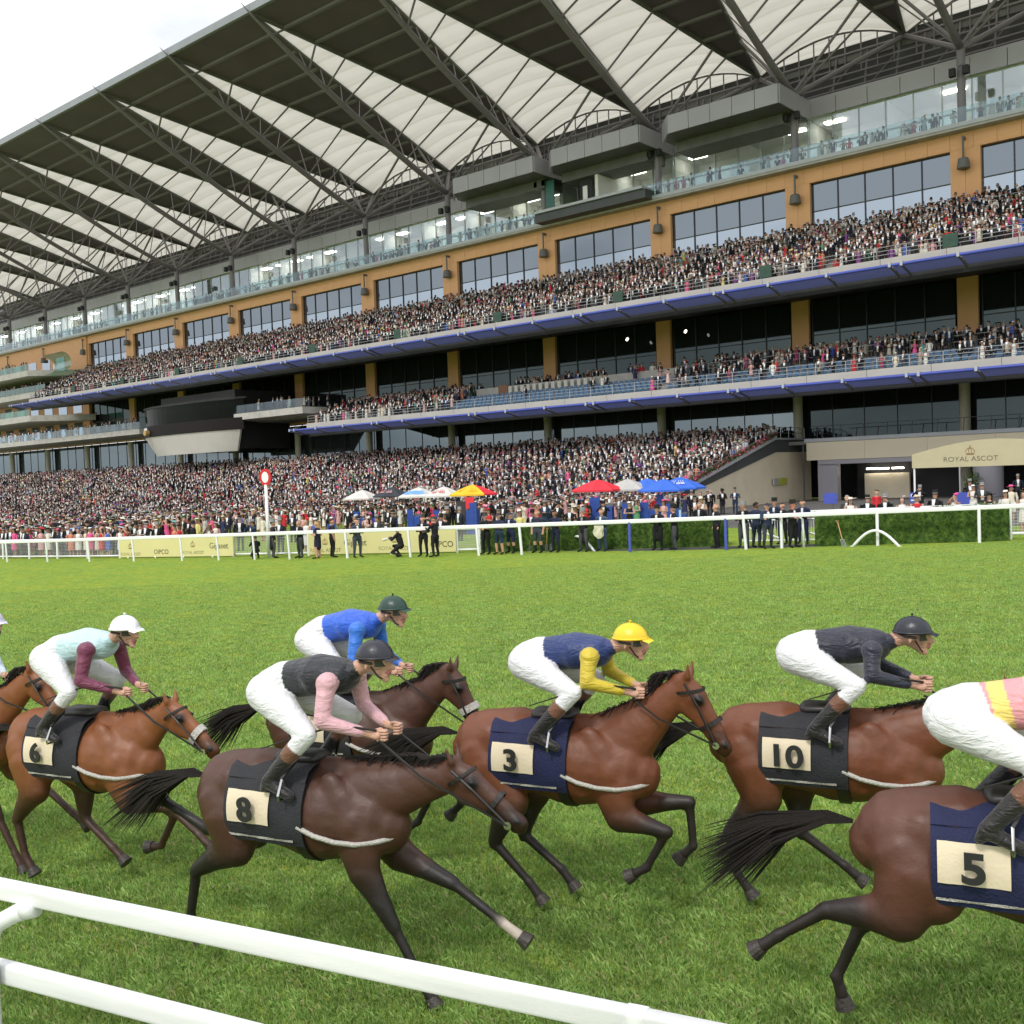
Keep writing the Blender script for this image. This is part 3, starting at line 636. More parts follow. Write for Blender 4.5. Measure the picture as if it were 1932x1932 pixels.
def capsule(m, p0, p1, r0, r1, ys=1.0, n=12, h=3):
    p0, p1 = Vector(p0), Vector(p1); d = p1-p0; L_ = d.length
    d = d.normalized() if L_ > 1e-6 else Vector((0, 0, 1))
    a = Vector((0, 1, 0)) if abs(d.y) < .9 else Vector((1, 0, 0)); u = d.cross(a).normalized(); w_ = d.cross(u)
    rings = []
    for i in range(h): t = math.pi/2*(1-(i)/h); rings.append((p0-d*(r0*math.sin(t)), max(r0*math.cos(t), .002), p0))
    rings.append((p0, r0, p0)); rings.append((p1, r1, p1))
    for i in range(1, h+1): t = math.pi/2*i/h; rings.append((p1+d*(r1*math.sin(t)), max(r1*math.cos(t), .002), p1))
    vs = []
    for c_, r, q in rings:
        for k in range(n):
            t = 2*math.pi*k/n; o = u*(r*math.cos(t))+w_*(r*math.sin(t)); p = c_+o
            base = q.y; vs.append((p.x, base+(p.y-base)*ys if abs(d.y) < .9 else p.y, p.z))
    fs = []
    for i in range(len(rings)-1):
        for k in range(n): fs.append((i*n+k, i*n+(k+1) % n, (i+1)*n+(k+1) % n, (i+1)*n+k))
    fs += [tuple(range(n))[::-1], tuple(range((len(rings)-1)*n, len(rings)*n))]
    m.add(vs, fs)
def organic(name, cones, voxel, palette, mat, smooth_it=5, post=None, extra=None, soften=()):
    """cones: (p0, p1, r0, r1, slot[, yscale]) fused into one continuous skin; colour follows the nearest bone"""
    m = MB()
    for c_ in cones: capsule(m, c_[0], c_[1], c_[2], c_[3], c_[5] if len(c_) > 5 else 1.0, 20)
    me = bpy.data.meshes.new(name); me.from_pydata(m.v, [], m.f); tmp = bpy.data.objects.new(name, me); C.objects.link(tmp)
    bm = bmesh.new(); bm.from_mesh(me); bmesh.ops.recalc_face_normals(bm, faces=bm.faces); bm.to_mesh(me); bm.free()
    rm = tmp.modifiers.new('r', 'REMESH'); rm.mode = 'VOXEL'; rm.voxel_size = voxel; rm.use_smooth_shade = True
    sm = tmp.modifiers.new('s', 'SMOOTH'); sm.factor = .5; sm.iterations = smooth_it
    dg = bpy.context.evaluated_depsgraph_get(); res = bpy.data.meshes.new_from_object(tmp.evaluated_get(dg), depsgraph=dg)
    bpy.data.objects.remove(tmp); bpy.data.meshes.remove(me)
    nv = len(res.vertices); V = np.empty(nv*3, dtype=np.float32); res.vertices.foreach_get('co', V); V = V.reshape(-1, 3).astype(float)
    best = np.full(nv, 1e9); slot = np.zeros(nv, int)
    for c_ in cones:
        p0, p1 = np.array(c_[0], float), np.array(c_[1], float); ys = c_[5] if len(c_) > 5 else 1.0
        d = p1-p0; L2 = d@d; t = np.clip(((V-p0)@d)/L2, 0, 1) if L2 > 1e-9 else np.zeros(nv)
        q = V-(p0+t[:, None]*d); q[:, 1] /= ys
        dd = np.sqrt((q*q).sum(1))-(c_[2]*(1-t)+c_[3]*t)
        k = dd < best; best[k] = dd[k]; slot[k] = c_[4]
    col = np.array([(*palette[s], 1) for s in range(len(palette))])[slot]
    if post is not None: col = post(V, slot, col)
    if soften:                                    # the coat darkens into the legs without a hard line
        E = np.empty(len(res.edges)*2, dtype=np.int32); res.edges.foreach_get('vertices', E); E = E.reshape(-1, 2); mk = np.isin(slot, soften); deg = np.bincount(E.ravel(), minlength=nv)[:, None]
        for _ in range(26):
            acc = np.zeros_like(col)
            for k_ in range(4): acc[:, k_] = np.bincount(E[:, 0], weights=col[E[:, 1], k_], minlength=nv)+np.bincount(E[:, 1], weights=col[E[:, 0], k_], minlength=nv)
            new = .4*col+.6*acc/np.maximum(deg, 1); col = np.where(mk[:, None], new, col)
    if extra:
        m2 = MB(); cc = []
        for e_ in extra:
            k0 = len(m2.v); capsule(m2, e_[0], e_[1], e_[2], e_[3], 1.0, 8, 2); cc += [palette[e_[4]]]*(len(m2.v)-k0)
        bm = bmesh.new(); bm.from_mesh(res); vs = [bm.verts.new(v) for v in m2.v]
        for f in m2.f: bm.faces.new([vs[i] for i in f])
        bm.to_mesh(res); bm.free(); col = np.concatenate([col, np.array([(*q, 1) for q in cc])])
    at = res.color_attributes.new('Col', 'FLOAT_COLOR', 'POINT'); at.data.foreach_set('color', col.astype(np.float32).ravel())
    res.materials.clear(); res.materials.append(mat); res.polygons.foreach_set('use_smooth', [True]*len(res.polygons)); res.name = name
    return res

# ------------------------------------------------------------------ crowd templates (tri lists with colour slots)
# slots: 0 coat/dress 1 skin 2 shirt 3 hat 4 hair 5 legs 6 shoes 7 hat band
class TB:
    def __init__(s): s.v = []; s.t = []; s.c = []
    def loft(s, rings, n, slot, cap=True, rot=0.0):
        k = len(s.v)
        for (cx, cy, z, rx, ry) in rings:
            for i in range(n): a = 2*math.pi*(i+rot)/n; s.v.append((cx+rx*math.cos(a), cy+ry*math.sin(a), z)); s.c.append(slot)
        for r in range(len(rings)-1):
            for i in range(n):
                a, b, c_, d = k+r*n+i, k+r*n+(i+1) % n, k+(r+1)*n+(i+1) % n, k+(r+1)*n+i; s.t += [(a, b, c_), (a, c_, d)]
        if cap:
            e = k+(len(rings)-1)*n
            for i in range(1, n-1): s.t.append((e, e+i, e+i+1))
    def limb(s, pts, r, n, slot):
        k = len(s.v); m = len(pts)
        for i, p in enumerate(pts):
            d = Vector(pts[min(i+1, m-1)])-Vector(pts[max(i-1, 0)]); d.normalize(); a = Vector((0, 1, 0)) if abs(d.y) < .8 else Vector((1, 0, 0)); u = d.cross(a).normalized(); w_ = d.cross(u)
            for j in range(n): t = 2*math.pi*j/n; q = Vector(p)+u*(r[i]*math.cos(t))+w_*(r[i]*math.sin(t)); s.v.append(tuple(q)); s.c.append(slot)
        for i in range(m-1):
            for j in range(n):
                a, b, c_, d = k+i*n+j, k+i*n+(j+1) % n, k+(i+1)*n+(j+1) % n, k+(i+1)*n+j; s.t += [(a, b, c_), (a, c_, d)]
        for j in range(1, n-1): s.t.append((k+(m-1)*n, k+(m-1)*n+j, k+(m-1)*n+j+1))
    def tri(s, pts, slot):
        k = len(s.v); s.v += pts; s.c += [slot]*len(pts)
        for i in range(1, len(pts)-1): s.t.append((k, k+i, k+i+1))
    def arrays(s): return np.array(s.v, float), np.array(s.t, int), np.array(s.c, int)
def template(kind, hat, pose, n, lo=False):
    """standing figure, feet at 0, looking towards -y"""
    T = TB(); an = max(3, n//2+1)
    man = kind == 'man'
    if man:
        if lo: T.loft([(0, 0, 0, .13, .08), (0, 0, .85, .18, .12)], 4, 5, False, .5)
        else:
            for sx in (-1, 1): T.loft([(.10*sx, -.02, 0, .05, .05), (.10*sx, 0, .45, .062, .065), (.09*sx, 0, .88, .09, .10)], max(4, n-2), 5, False); T.loft([(.11*sx, -.06, 0, .05, .12), (.11*sx, -.03, .07, .045, .08)], 6, 6)
        T.loft([(0, .02, .72, .19, .13), (0, 0, .98, .17, .12), (0, 0, 1.2, .20, .13), (0, 0, 1.40, .215, .115), (0, 0, 1.49, .07, .065)], n, 0)
        T.tri([(-.075, -.100, 1.48), (.075, -.100, 1.48), (.045, -.150, 1.20), (-.045, -.150, 1.20)][::-1], 2)
        if n > 5: T.tri([(-.045, -.150, 1.24), (.045, -.150, 1.24), (.07, -.135, 1.0), (-.07, -.135, 1.0)][::-1], 7)
    else:
        T.loft([(0, 0, .45, .20, .17), (0, 0, .95, .17, .14), (0, 0, 1.12, .125, .10), (0, 0, 1.32, .16, .12), (0, 0, 1.42, .13, .08)], n, 0)
        T.loft([(0, 0, 1.40, .10, .07), (0, 0, 1.48, .05, .05)], max(4, n-1), 1)
        if not lo:
            for sx in (-1, 1): T.loft([(.08*sx, -.02, 0, .035, .05), (.08*sx, 0, .3, .05, .055), (.07*sx, 0, .5, .06, .06)], 5, 1, False); T.loft([(.08*sx, -.05, 0, .035, .09), (.08*sx, -.02, .06, .03, .05)], 5, 6)
    aslot = 0 if man else (1 if pose % 2 else 0)
    sw = .23 if man else .19
    if pose == 0: A = [[(sx*sw, 0, 1.40), (sx*(sw+.05), .02, 1.12), (sx*(sw+.03), -.06, .88)] for sx in (-1, 1)]
    elif pose == 1: A = [[(sx*sw, 0, 1.40), (sx*(sw+.07), .0, 1.14), (sx*.07, -.24, 1.16)] for sx in (-1, 1)]
    elif pose == 2: A = [[(-sw, 0, 1.40), (-sw-.05, .02, 1.12), (-sw-.02, -.1, .9)], [(sw, 0, 1.40), (sw+.09, -.10, 1.22), (.10, -.20, 1.52)]]
    else: A = [[(sx*sw, 0, 1.40), (sx*(sw+.10), -.16, 1.25), (sx*.06, -.19, 1.58)] for sx in (-1, 1)]
    for a in A:
        T.limb(a, [.055, .05, .035], 3 if lo else an, aslot)
        if not lo: e = Vector(a[2]); d = (e-Vector(a[1])).normalized(); T.limb([e, e+d*.09], [.035, .025], 4, 1)
    hn = 5 if lo else n
    T.loft([(0, .0, 1.46, .05, .05), (0, -.01, 1.53, .062, .075), (0, -.01, 1.62, .078, .095), (0, 0, 1.70, .07, .085), (0, 0, 1.755, .03, .035)] if not lo else [(0, 0, 1.47, .05, .05), (0, -.01, 1.6, .08, .09), (0, 0, 1.74, .05, .05)], hn, 1)
    if not lo: T.tri([(-.015, -.10, 1.60), (.015, -.10, 1.60), (0, -.125, 1.585)], 1); T.tri([(-.015, -.10, 1.60), (0, -.125, 1.585), (0, -.098, 1.64)], 1); T.tri([(.015, -.10, 1.60), (0, -.098, 1.64), (0, -.125, 1.585)], 1)
    # hair
    if man: T.loft([(0, .03, 1.60, .082, .085), (0, .02, 1.70, .080, .088), (0, .01, 1.77, .04, .04)], hn, 4)
    else: T.loft([(0, .05, 1.44, .085, .06), (0, .035, 1.60, .092, .085), (0, .015, 1.72, .082, .09), (0, .01, 1.78, .03, .03)], hn, 4)
    def disc(z, rx, ry, tilt, slot, cx=0, cy=0):
        k = len(T.v); m = 6 if lo else 10
        for i in range(m): a = 2*math.pi*i/m; x = rx*math.cos(a); T.v.append((cx+x, cy+ry*math.sin(a), z+x*tilt)); T.c.append(slot)
        for i in range(1, m-1): T.t.append((k, k+i, k+i+1))
        k2 = len(T.v)
        for i in range(m): a = 2*math.pi*i/m; x = rx*math.cos(a)*.97; T.v.append((cx+x, cy+ry*.97*math.sin(a), z-.012+x*tilt)); T.c.append(slot)
        for i in range(1, m-1): T.t.append((k2, k2+i+1, k2+i))
    if hat == 'top':
        disc(1.715, .135, .155, 0, 3); T.loft([(0, 0, 1.715, .088, .10), (0, 0, 1.87, .092, .104)], max(6, n) if not lo else 6, 3)
        if not lo: T.loft([(0, 0, 1.722, .0905, .1025), (0, 0, 1.75, .091, .103)], max(6, n), 7, False)
    elif hat == 'wide': disc(1.725, .23, .22, .18, 3, .02); T.loft([(0, 0, 1.72, .10, .10), (0, 0, 1.80, .075, .075)], 6 if lo else 8, 3)
    elif hat == 'fasc': T.loft([(.05, 0, 1.74, .07, .08), (.07, .0, 1.82, .11, .09), (.10, .02, 1.86, .03, .03)], 5 if lo else 7, 3)
    elif hat == 'saucer': disc(1.775, .17, .15, -.35, 3, .04)
    return T.arrays()
MENC = [(.012, .012, .014)]*12+[(.02, .024, .04)]*3+[(.05, .052, .058)]*2+[(.16, .16, .165), (.03, .05, .10), (.30, .27, .22)]
WOMC = [(.72, .70, .66), (.68, .62, .50), (.62, .36, .36), (.55, .03, .04), (.70, .10, .28), (.06, .12, .42), (.03, .035, .09), (.015, .015, .018), (.02, .02, .022), (.60, .22, .14), (.45, .50, .62), (.30, .05, .10), (.12, .38, .36), (.66, .62, .22), (.35, .30, .28), (.50, .48, .46), (.72, .50, .46), (.10, .28, .14), (.22, .08, .26), (.70, .66, .60), (.7, .69, .68)]
WOMC = WOMC+[(.55, .03, .04)]*3+[(.70, .10, .28)]*2+[(.62, .36, .36)]*2+[(.06, .12, .42)]+[(.72, .70, .66)]*8+[(.70, .66, .60)]*4+[(.68, .62, .50)]*2+[(.015, .015, .018)]*3
HATW = WOMC+[(.70, .62, .42), (.62, .55, .45), (.60, .50, .42), (.66, .60, .52)]
NAMES = {(.012,.012,.014):'black', (.02,.024,.04):'midnight blue', (.05,.052,.058):'charcoal', (.16,.16,.165):'grey', (.03,.05,.10):'navy', (.30,.27,.22):'fawn',
 (.72,.70,.66):'white', (.68,.62,.50):'cream', (.62,.36,.36):'dusty pink', (.55,.03,.04):'red', (.70,.10,.28):'hot pink', (.06,.12,.42):'royal blue', (.03,.035,.09):'navy', (.015,.015,.018):'black', (.02,.02,.022):'black', (.60,.22,.14):'coral', (.45,.50,.62):'pale blue', (.30,.05,.10):'burgundy', (.12,.38,.36):'teal', (.66,.62,.22):'yellow', (.35,.30,.28):'taupe', (.50,.48,.46):'stone grey', (.72,.50,.46):'blush', (.10,.28,.14):'green', (.22,.08,.26):'purple', (.70,.66,.60):'ivory', (.7,.69,.68):'white',
 (.70,.62,.42):'straw', (.62,.55,.45):'natural straw', (.60,.50,.42):'beige', (.66,.60,.52):'oatmeal'}
SPECS = [('man', 'top', 0), ('man', 'top', 1), ('man', 'top', 2), ('man', 'top', 3), ('man', 'none', 0), ('man', 'none', 1),
         ('woman', 'wide', 0), ('woman', 'wide', 1), ('woman', 'fasc', 1), ('woman', 'saucer', 0), ('woman', 'fasc', 3), ('woman', 'saucer', 1)]
WTS = np.array([.16, .22, .06, .06, .06, .05, .08, .09, .07, .05, .04, .06]); WTS /= WTS.sum()
WTS2 = np.array([.11, .16, .04, .04, .04, .03, .15, .15, .10, .06, .05, .07]); WTS2 /= WTS2.sum()
def person_colors(spec):
    man = spec[0] == 'man'; c = np.zeros((8, 3)); info = {}
    sk = random.choice(SKINS[:3]+SKINS[:3]+SKINS)
    c[1] = sk; c[4] = random.choice([(.03, .018, .01), (.08, .045, .02), (.22, .13, .06), (.35, .25, .12), (.25, .24, .23)])
    if man:
        co = random.choice(MENC); c[0] = co; c[2] = (.78, .79, .81); c[5] = random.choice([co, (.09, .09, .095), (.05, .05, .055)]); c[6] = (.01, .01, .01)
        h = random.choice([(.012, .012, .013)]*3+[(.22, .22, .225)]); c[3] = h; c[7] = random.choice([(.55, .50, .38), (.3, .3, .3), (.02, .02, .02), (.60, .60, .62)])
        info = dict(c=NAMES[co], h='grey' if h[0] > .1 else 'black')
    else:
        co = random.choice(WOMC); h = random.choice(HATW+[co, co, co, co]) ; c[0] = co; c[3] = h; c[7] = h; c[2] = co; c[5] = sk; c[6] = (.1, .08, .07)
        info = dict(c=NAMES[co], h=NAMES[h])
    return c, info
# ------------------------------------------------------------------ where people stand
POS = []       # x, y, z, yaw, weights kind
def put(x, y, z, yaw=None, pr=1.0, seat=0): POS.append((x, y, z, random.gauss(0, .45) if yaw is None else yaw, seat))
for i in range(13):
    y = 82.0+i*10.3/13; z = 18.95+5.2*i/12; x = UX0+.6
    while x < -12:
        ais = ((x-XK(0)) % 15.1)
        if not (7.0 < ais < 7.9) and random.random() < .93-.25*(math.sin(x*.9+i*1.3)*math.sin(x*.23+i) > .45) and not (i == 12 and random.random() < .3) : put(x+random.uniform(-.12, .12), y+random.uniform(-.12, .12), z-random.choice((0, .0, .22)))
        x += .53
for y in (92.4,):
    x = UX0+12
    while x < -12:
        if random.random() < .55: put(x, y+random.uniform(-.1, .15), 24.1)
        x += .62
for i in range(6):                                # middle tier
    y = 82.1+i*.8; z = 10.6+1.7*i/5
    x = VX0+.7
    while x < -12:
        p_ = .62 if x < -78 else (.04 if x < -52 else (.30 if i > 2 else .22))
        if random.random() < p_: put(x+random.uniform(-.1, .1), y+.1, z-.1)
        x += .58
for x0, x1, y0, y1, nn in ((-101, -79, 86.8, 90.5, 120), (-74, -61.5, 87.2, 90.5, 70), (-62, -51, 87.2, 89, 14), (-51, -14, 87.0, 88.2, 85), (-51, -14, 88.2, 91.5, 85), (-120, -103, 83, 88, 16)):
    for _ in range(nn): put(random.uniform(x0, x1), random.uniform(y0, y1), 12.42 if x0 > -110 else 13.1)
for i in range(25):                               # main terrace
    y = 66.25+i*22/25; z = .35+5.25*i/24.5; x = -228.0
    while x < TX1-.7-(0 if y > 67 else 0):
        ais = (x+3*math.sin(i*.0)-XK(0)) % 15.1; cross = i in (9, 17)
        if not (3.0 < ais < 3.7) and random.random() < (.9 if not cross else .55)-.35*(math.sin(x*.7+i*1.1)*math.sin(x*.19+i*.7) > .5): put(x+random.uniform(-.15, .15), y+random.uniform(-.15, .15), z)
        x += .72 if x > -120 else .76
for i in range(10):
    x = -190.0
    while x < -69:
        if random.random() < .86: put(x+random.uniform(-.15, .15), 57.8+i*.85+random.uniform(-.15, .15), -1.15+1.35*i/9)
        x += .66
for x in np.arange(-228, -42, .62):
    for y in (88.7, 89.8):
        if random.random() < (.7 if x > -112 else .25): put(x+random.uniform(-.2, .2), y+random.uniform(-.3, .3), 5.6)
# private boxes and balconies
x = -214.0
while x < -14:
    grp = math.sin(x*.31)+math.sin(x*.83+1)
    if not (-71.5 < x < -57.0) and random.random() < (.75 if grp > -.2 else .2): put(x, random.uniform(92.1, 93.6), 31.56)
    x += .55
for zt, y0, x1 in ((25.1, 84, -183), (21.6, 86, -180), (17.15, 84, -184), (12.75, 84, -147)):
    x = -222.0
    while x < x1:
        if random.random() < (.8 if zt != 17.15 else .05): put(x, y0+random.uniform(.5, 1.6), zt)
        x += .75
# lawn: behind the boards and mesh fence, thinning out to the terrace
def rail_y(x): return .003191*x*x+.5356*x+45.73
def fence_y(x): return rail_y(x)+2.35
def curve_pt(x, off):                             # a point off metres beyond the running rail
    s = .006383*x+.5356; n_ = math.hypot(1, s); return x-off*s/n_, rail_y(x)+off/n_
LAWN = []
rows = [(2.9, .50, .97), (3.45, .55, .9), (4.1, .6, .85), (5.0, .7, .8), (6.2, .75, .8), (7.4, .8, .75), (8.8, .8, .75), (10.3, .8, .75), (12, .8, .75), (13.8, .8, .75), (15.8, .85, .75), (18, .85, .75), (20.3, .85, .75), (22.8, .85, .75), (25.5, .85, .8), (28.5, .85, .8), (31.5, .85, .8), (34.5, .85, .8)]
for off, sp, pr_ in rows:
    x = -112.0
    while x < -19:
        px, py = curve_pt(x, off)
        lim = -31.5 if off < 3 else (-29 if off < 9 else -34)
        if px < lim+0 and px > -135 and py < (57.0 if px < -68 else 65.5) and random.random() < pr_:
            if not (off < 21 and px > -60 and random.random() < ((.86 if px > -54 or off > 8 else .3) if off > 3 else (.6 if px > -50 else 0))): put(px+random.uniform(-.15, .15), py+random.uniform(-.15, .15), GZ(px, py))
        x += sp
for _ in range(90):                               # among the umbrellas and the stairs
    x = random.uniform(-58, -34); y = random.uniform(52, 64); put(x, y, GZ(x, y))
for _ in range(26):
    x = random.uniform(-57, -40); y = random.uniform(49.5, 52.5); put(x, y, GZ(x, y))
for x in np.arange(-40, -27, .9): put(x, 46+random.uniform(-1, 4), GZ(x, 46))
for x in np.arange(-17.2, -7.0, .62):
    if random.random() < .85: y = rail_y(x)+5.2+random.uniform(-.2, .3); put(x, y, GZ(x, y))
for x in np.arange(-20, -11, 1.3): y = 56+random.uniform(-3, 6); put(x, y, GZ(x, y))
for _ in range(60): x = random.uniform(-20, -14); y = random.uniform(76, 100); put(x, y, GZ(x, y))
POS = np.array(POS)
Z_ = (POS[:, :3]+np.array([0, 0, 1.0-CAMH])) @ RW[:, 2]
U_ = ((POS[:, :3]+np.array([0, 0, 1.5-CAMH])) @ RW[:, 0])/Z_*FPX+CPX
keep = (U_ > -25) & (U_ < 1957); POS = POS[keep]; Z_ = Z_[keep]; U_ = U_[keep]
order = np.argsort(Z_)
N_IND = 268
near, far_ = order[:N_IND], order[N_IND:]
near = sorted(near, key=lambda i: U_[i])
TPL_N = [template(*s, 10) for s in SPECS]; TPL_M = [template(*s, 6) for s in SPECS]; TPL_L = [template(*s, 4, lo=True) for s in SPECS]
def place_verts(T, pos, yaw, sc_):
    c_, s_ = math.cos(yaw), math.sin(yaw); V = T[0]*sc_*np.array([1.12, 1.12, 1.0])
    return np.stack([V[:, 0]*c_-V[:, 1]*s_+pos[0], V[:, 0]*s_+V[:, 1]*c_+pos[1], V[:, 2]+pos[2]], 1)
def mesh_from(name, V, F, Cc, mat, smooth=False):
    me = bpy.data.meshes.new(name); me.vertices.add(len(V)); me.vertices.foreach_set('co', V.astype(np.float32).ravel())
    me.loops.add(len(F)*3); me.loops.foreach_set('vertex_index', F.astype(np.int32).ravel())
    me.polygons.add(len(F)); me.polygons.foreach_set('loop_start', np.arange(0, len(F)*3, 3, dtype=np.int32)); me.polygons.foreach_set('loop_total', np.full(len(F), 3, np.int32))
    me.update(calc_edges=True)
    if Cc is not None:
        a = me.color_attributes.new('Col', 'FLOAT_COLOR', 'POINT'); a.data.foreach_set('color', np.concatenate([Cc, np.ones((len(Cc), 1))], 1).astype(np.float32).ravel())
    me.materials.append(mat)
    if smooth: me.polygons.foreach_set('use_smooth', [True]*len(F))
    return me
def crowd_batch(name, idx, lo_cut, label):
    VV, FF, CC = [], [], []; off = 0
    for i in idx:
        k = int(RNG.choice(len(SPECS), p=WTS if POS[i][1] > 57 else WTS2)); sp = SPECS[k]; T = (TPL_L if Z_[i] > lo_cut else TPL_M)[k]
        c_, _ = person_colors(sp); sc_ = random.uniform(.93, 1.05)*(1.0 if sp[0] == 'man' else .95)
        V = place_verts(T, POS[i], POS[i][3]+.25, sc_); VV.append(V); FF.append(T[1]+off); CC.append(c_[T[2]]); off += len(V)
    o = bpy.data.objects.new(name, mesh_from(name, np.concatenate(VV), np.concatenate(FF), np.concatenate(CC), CLOTH)); link(o)
    tag(o, label, 'crowd', kind='stuff'); return o
crowd_batch('crowd', far_, 112.0, 'dense crowd of racegoers in top hats and bright dresses filling the tiers and terrace')
POSE_W = {0: 'arms at the side', 1: 'hands clasped in front', 2: 'one hand raised to the face', 3: 'both hands raised to the eyes'}
HATW_ = {'top': 'top hat', 'none': 'no hat', 'wide': 'wide brimmed hat', 'fasc': 'feathered headpiece', 'saucer': 'tilted disc hat'}
def near_place(u, x, y):
    if x > -21: return 'beyond the right hedge' if y < 52 else 'under the canopy'
    if y > 50.5: s = 'below terrace'
    elif y > fence_y(x)+4: s = 'on lawn'
    else: s = 'at fence'
    for a, b, w_ in ((-99, 110, 'at far left'), (110, 225, 'left of yellow board'), (225, 330, 'left above first board'), (330, 440, 'right above first board'), (440, 505, 'left of winning post'), (505, 585, 'right of winning post'), (585, 660, 'above the second board'), (660, 720, 'near leftmost parasol'), (720, 775, 'near black parasol'), (775, 820, 'near blue-white parasol'), (820, 860, 'near white parasol'), (860, 940, 'near yellow-red parasol'), (940, 1085, 'between parasol rows'), (1085, 1160, 'near red parasol'), (1160, 1215, 'near grey parasol'), (1215, 1320, 'near blue parasols'), (1320, 2000, 'by stair wall')):
        if a <= u < b: return s+' '+w_
    return s
ORD = ['first', 'second', 'third', 'fourth', 'fifth', 'sixth', 'seventh', 'eighth', 'ninth', 'tenth']
cand = []
for i in near:
    k = int(RNG.choice(len(SPECS), p=WTS2)); sp = SPECS[k]; c_, inf = person_colors(sp); yaw = POS[i][3]*.9+.3
    if sp[0] == 'man': d = f"man in {inf['c']} suit, " + (f"{inf['h']} top hat" if sp[1] == 'top' else 'bareheaded')
    else: d = f"woman in {inf['c']} dress, {inf['h']} {HATW_[sp[1]]}"
    cand.append([i, k, c_, yaw, d+' '+near_place(U_[i], POS[i][0], POS[i][1])])
from collections import Counter
cn = Counter(c_[4] for c_ in cand); seen = Counter()
for i, k, c_, yaw, lab in cand:
    T = TPL_N[k]; sc_ = random.uniform(.95, 1.05)*(1.0 if SPECS[k][0] == 'man' else .96)
    if cn[lab] > 1: seen[lab] += 1; lab2 = lab+', '+ORD[min(seen[lab]-1, 9)]
    else: lab2 = lab
    base = np.array([0, 0, 0.0]); V = place_verts(T, base, 0, sc_)
    me = mesh_from('person', V, T[1], c_[T[2]], CLOTH, False)
    o = bpy.data.objects.new('person', me); link(o, None, Matrix.Translation(POS[i][:3]) @ Matrix.Rotation(yaw, 4, 'Z')); tag(o, lab2, 'person', 'racegoers watching from the lawn')
print('crowd', len(far_), 'individual', len(near))
# ================================================================== horses and jockeys
COAT = colmat('horse_coat', .36, .45, bump=.2, bscale=160)
_n = COAT.node_tree.nodes; _l = COAT.node_tree.links.new; _b = _n['Principled BSDF']; _t = [q for q in _n if q.type == 'TEX_COORD'][0]; _hb = [q for q in _n if q.type == 'BUMP'][0]
_v = _n.new('ShaderNodeTexNoise'); _v.inputs['Scale'].default_value = 7.5; _v.inputs['Detail'].default_value = 2; _v.inputs['Distortion'].default_value = .3; _l(_t.outputs['Object'], _v.inputs[0])
_b2 = _n.new('ShaderNodeBump'); _b2.inputs['Strength'].default_value = .32; _b2.inputs['Distance'].default_value = .03; _l(_v.outputs[0], _b2.inputs['Height']); _l(_hb.outputs[0], _b2.inputs['Normal']); _l(_b2.outputs[0], _b.inputs['Normal'])
_rr = _n.new('ShaderNodeMapRange'); _rr.inputs[3].default_value = .34; _rr.inputs[4].default_value = .60; _l(_v.outputs[0], _rr.inputs[0]); _l(_rr.outputs[0], _b.inputs['Roughness'])
HAIRM = pmat('horse_mane_hair', (.018, .012, .009), .6, .3, 30, .8, 120, stretch=(1, 1, 6))
HOOF = pmat('hoof_horn', (.035, .028, .024), .5, .3, 20, .4, 60)
LEATH = pmat('black_leather', (.015, .013, .012), .45, .2, 8)
TACKB = pmat('brown_leather', (.10, .035, .015), .45, .2, 8)
SHEEP = pmat('sheepskin', (.48, .46, .42), .95, .15, 40, .8, 90)
CLOTHB = pmat('black_saddlecloth', (.02, .02, .025), .8, .25, 6, .4, 60)
CLOTHN = pmat('navy_saddlecloth', (.008, .012, .055), .8, .25, 6, .4, 60)
PLATE = pmat('cream_number_panel', (.70, .60, .43), .7, .02, 2, .15, 50)
BLK = pmat('black_print', (.02, .02, .02), .6)
METL = pmat('stirrup_steel', (.55, .55, .55), .25, .05, 2, metal=1)
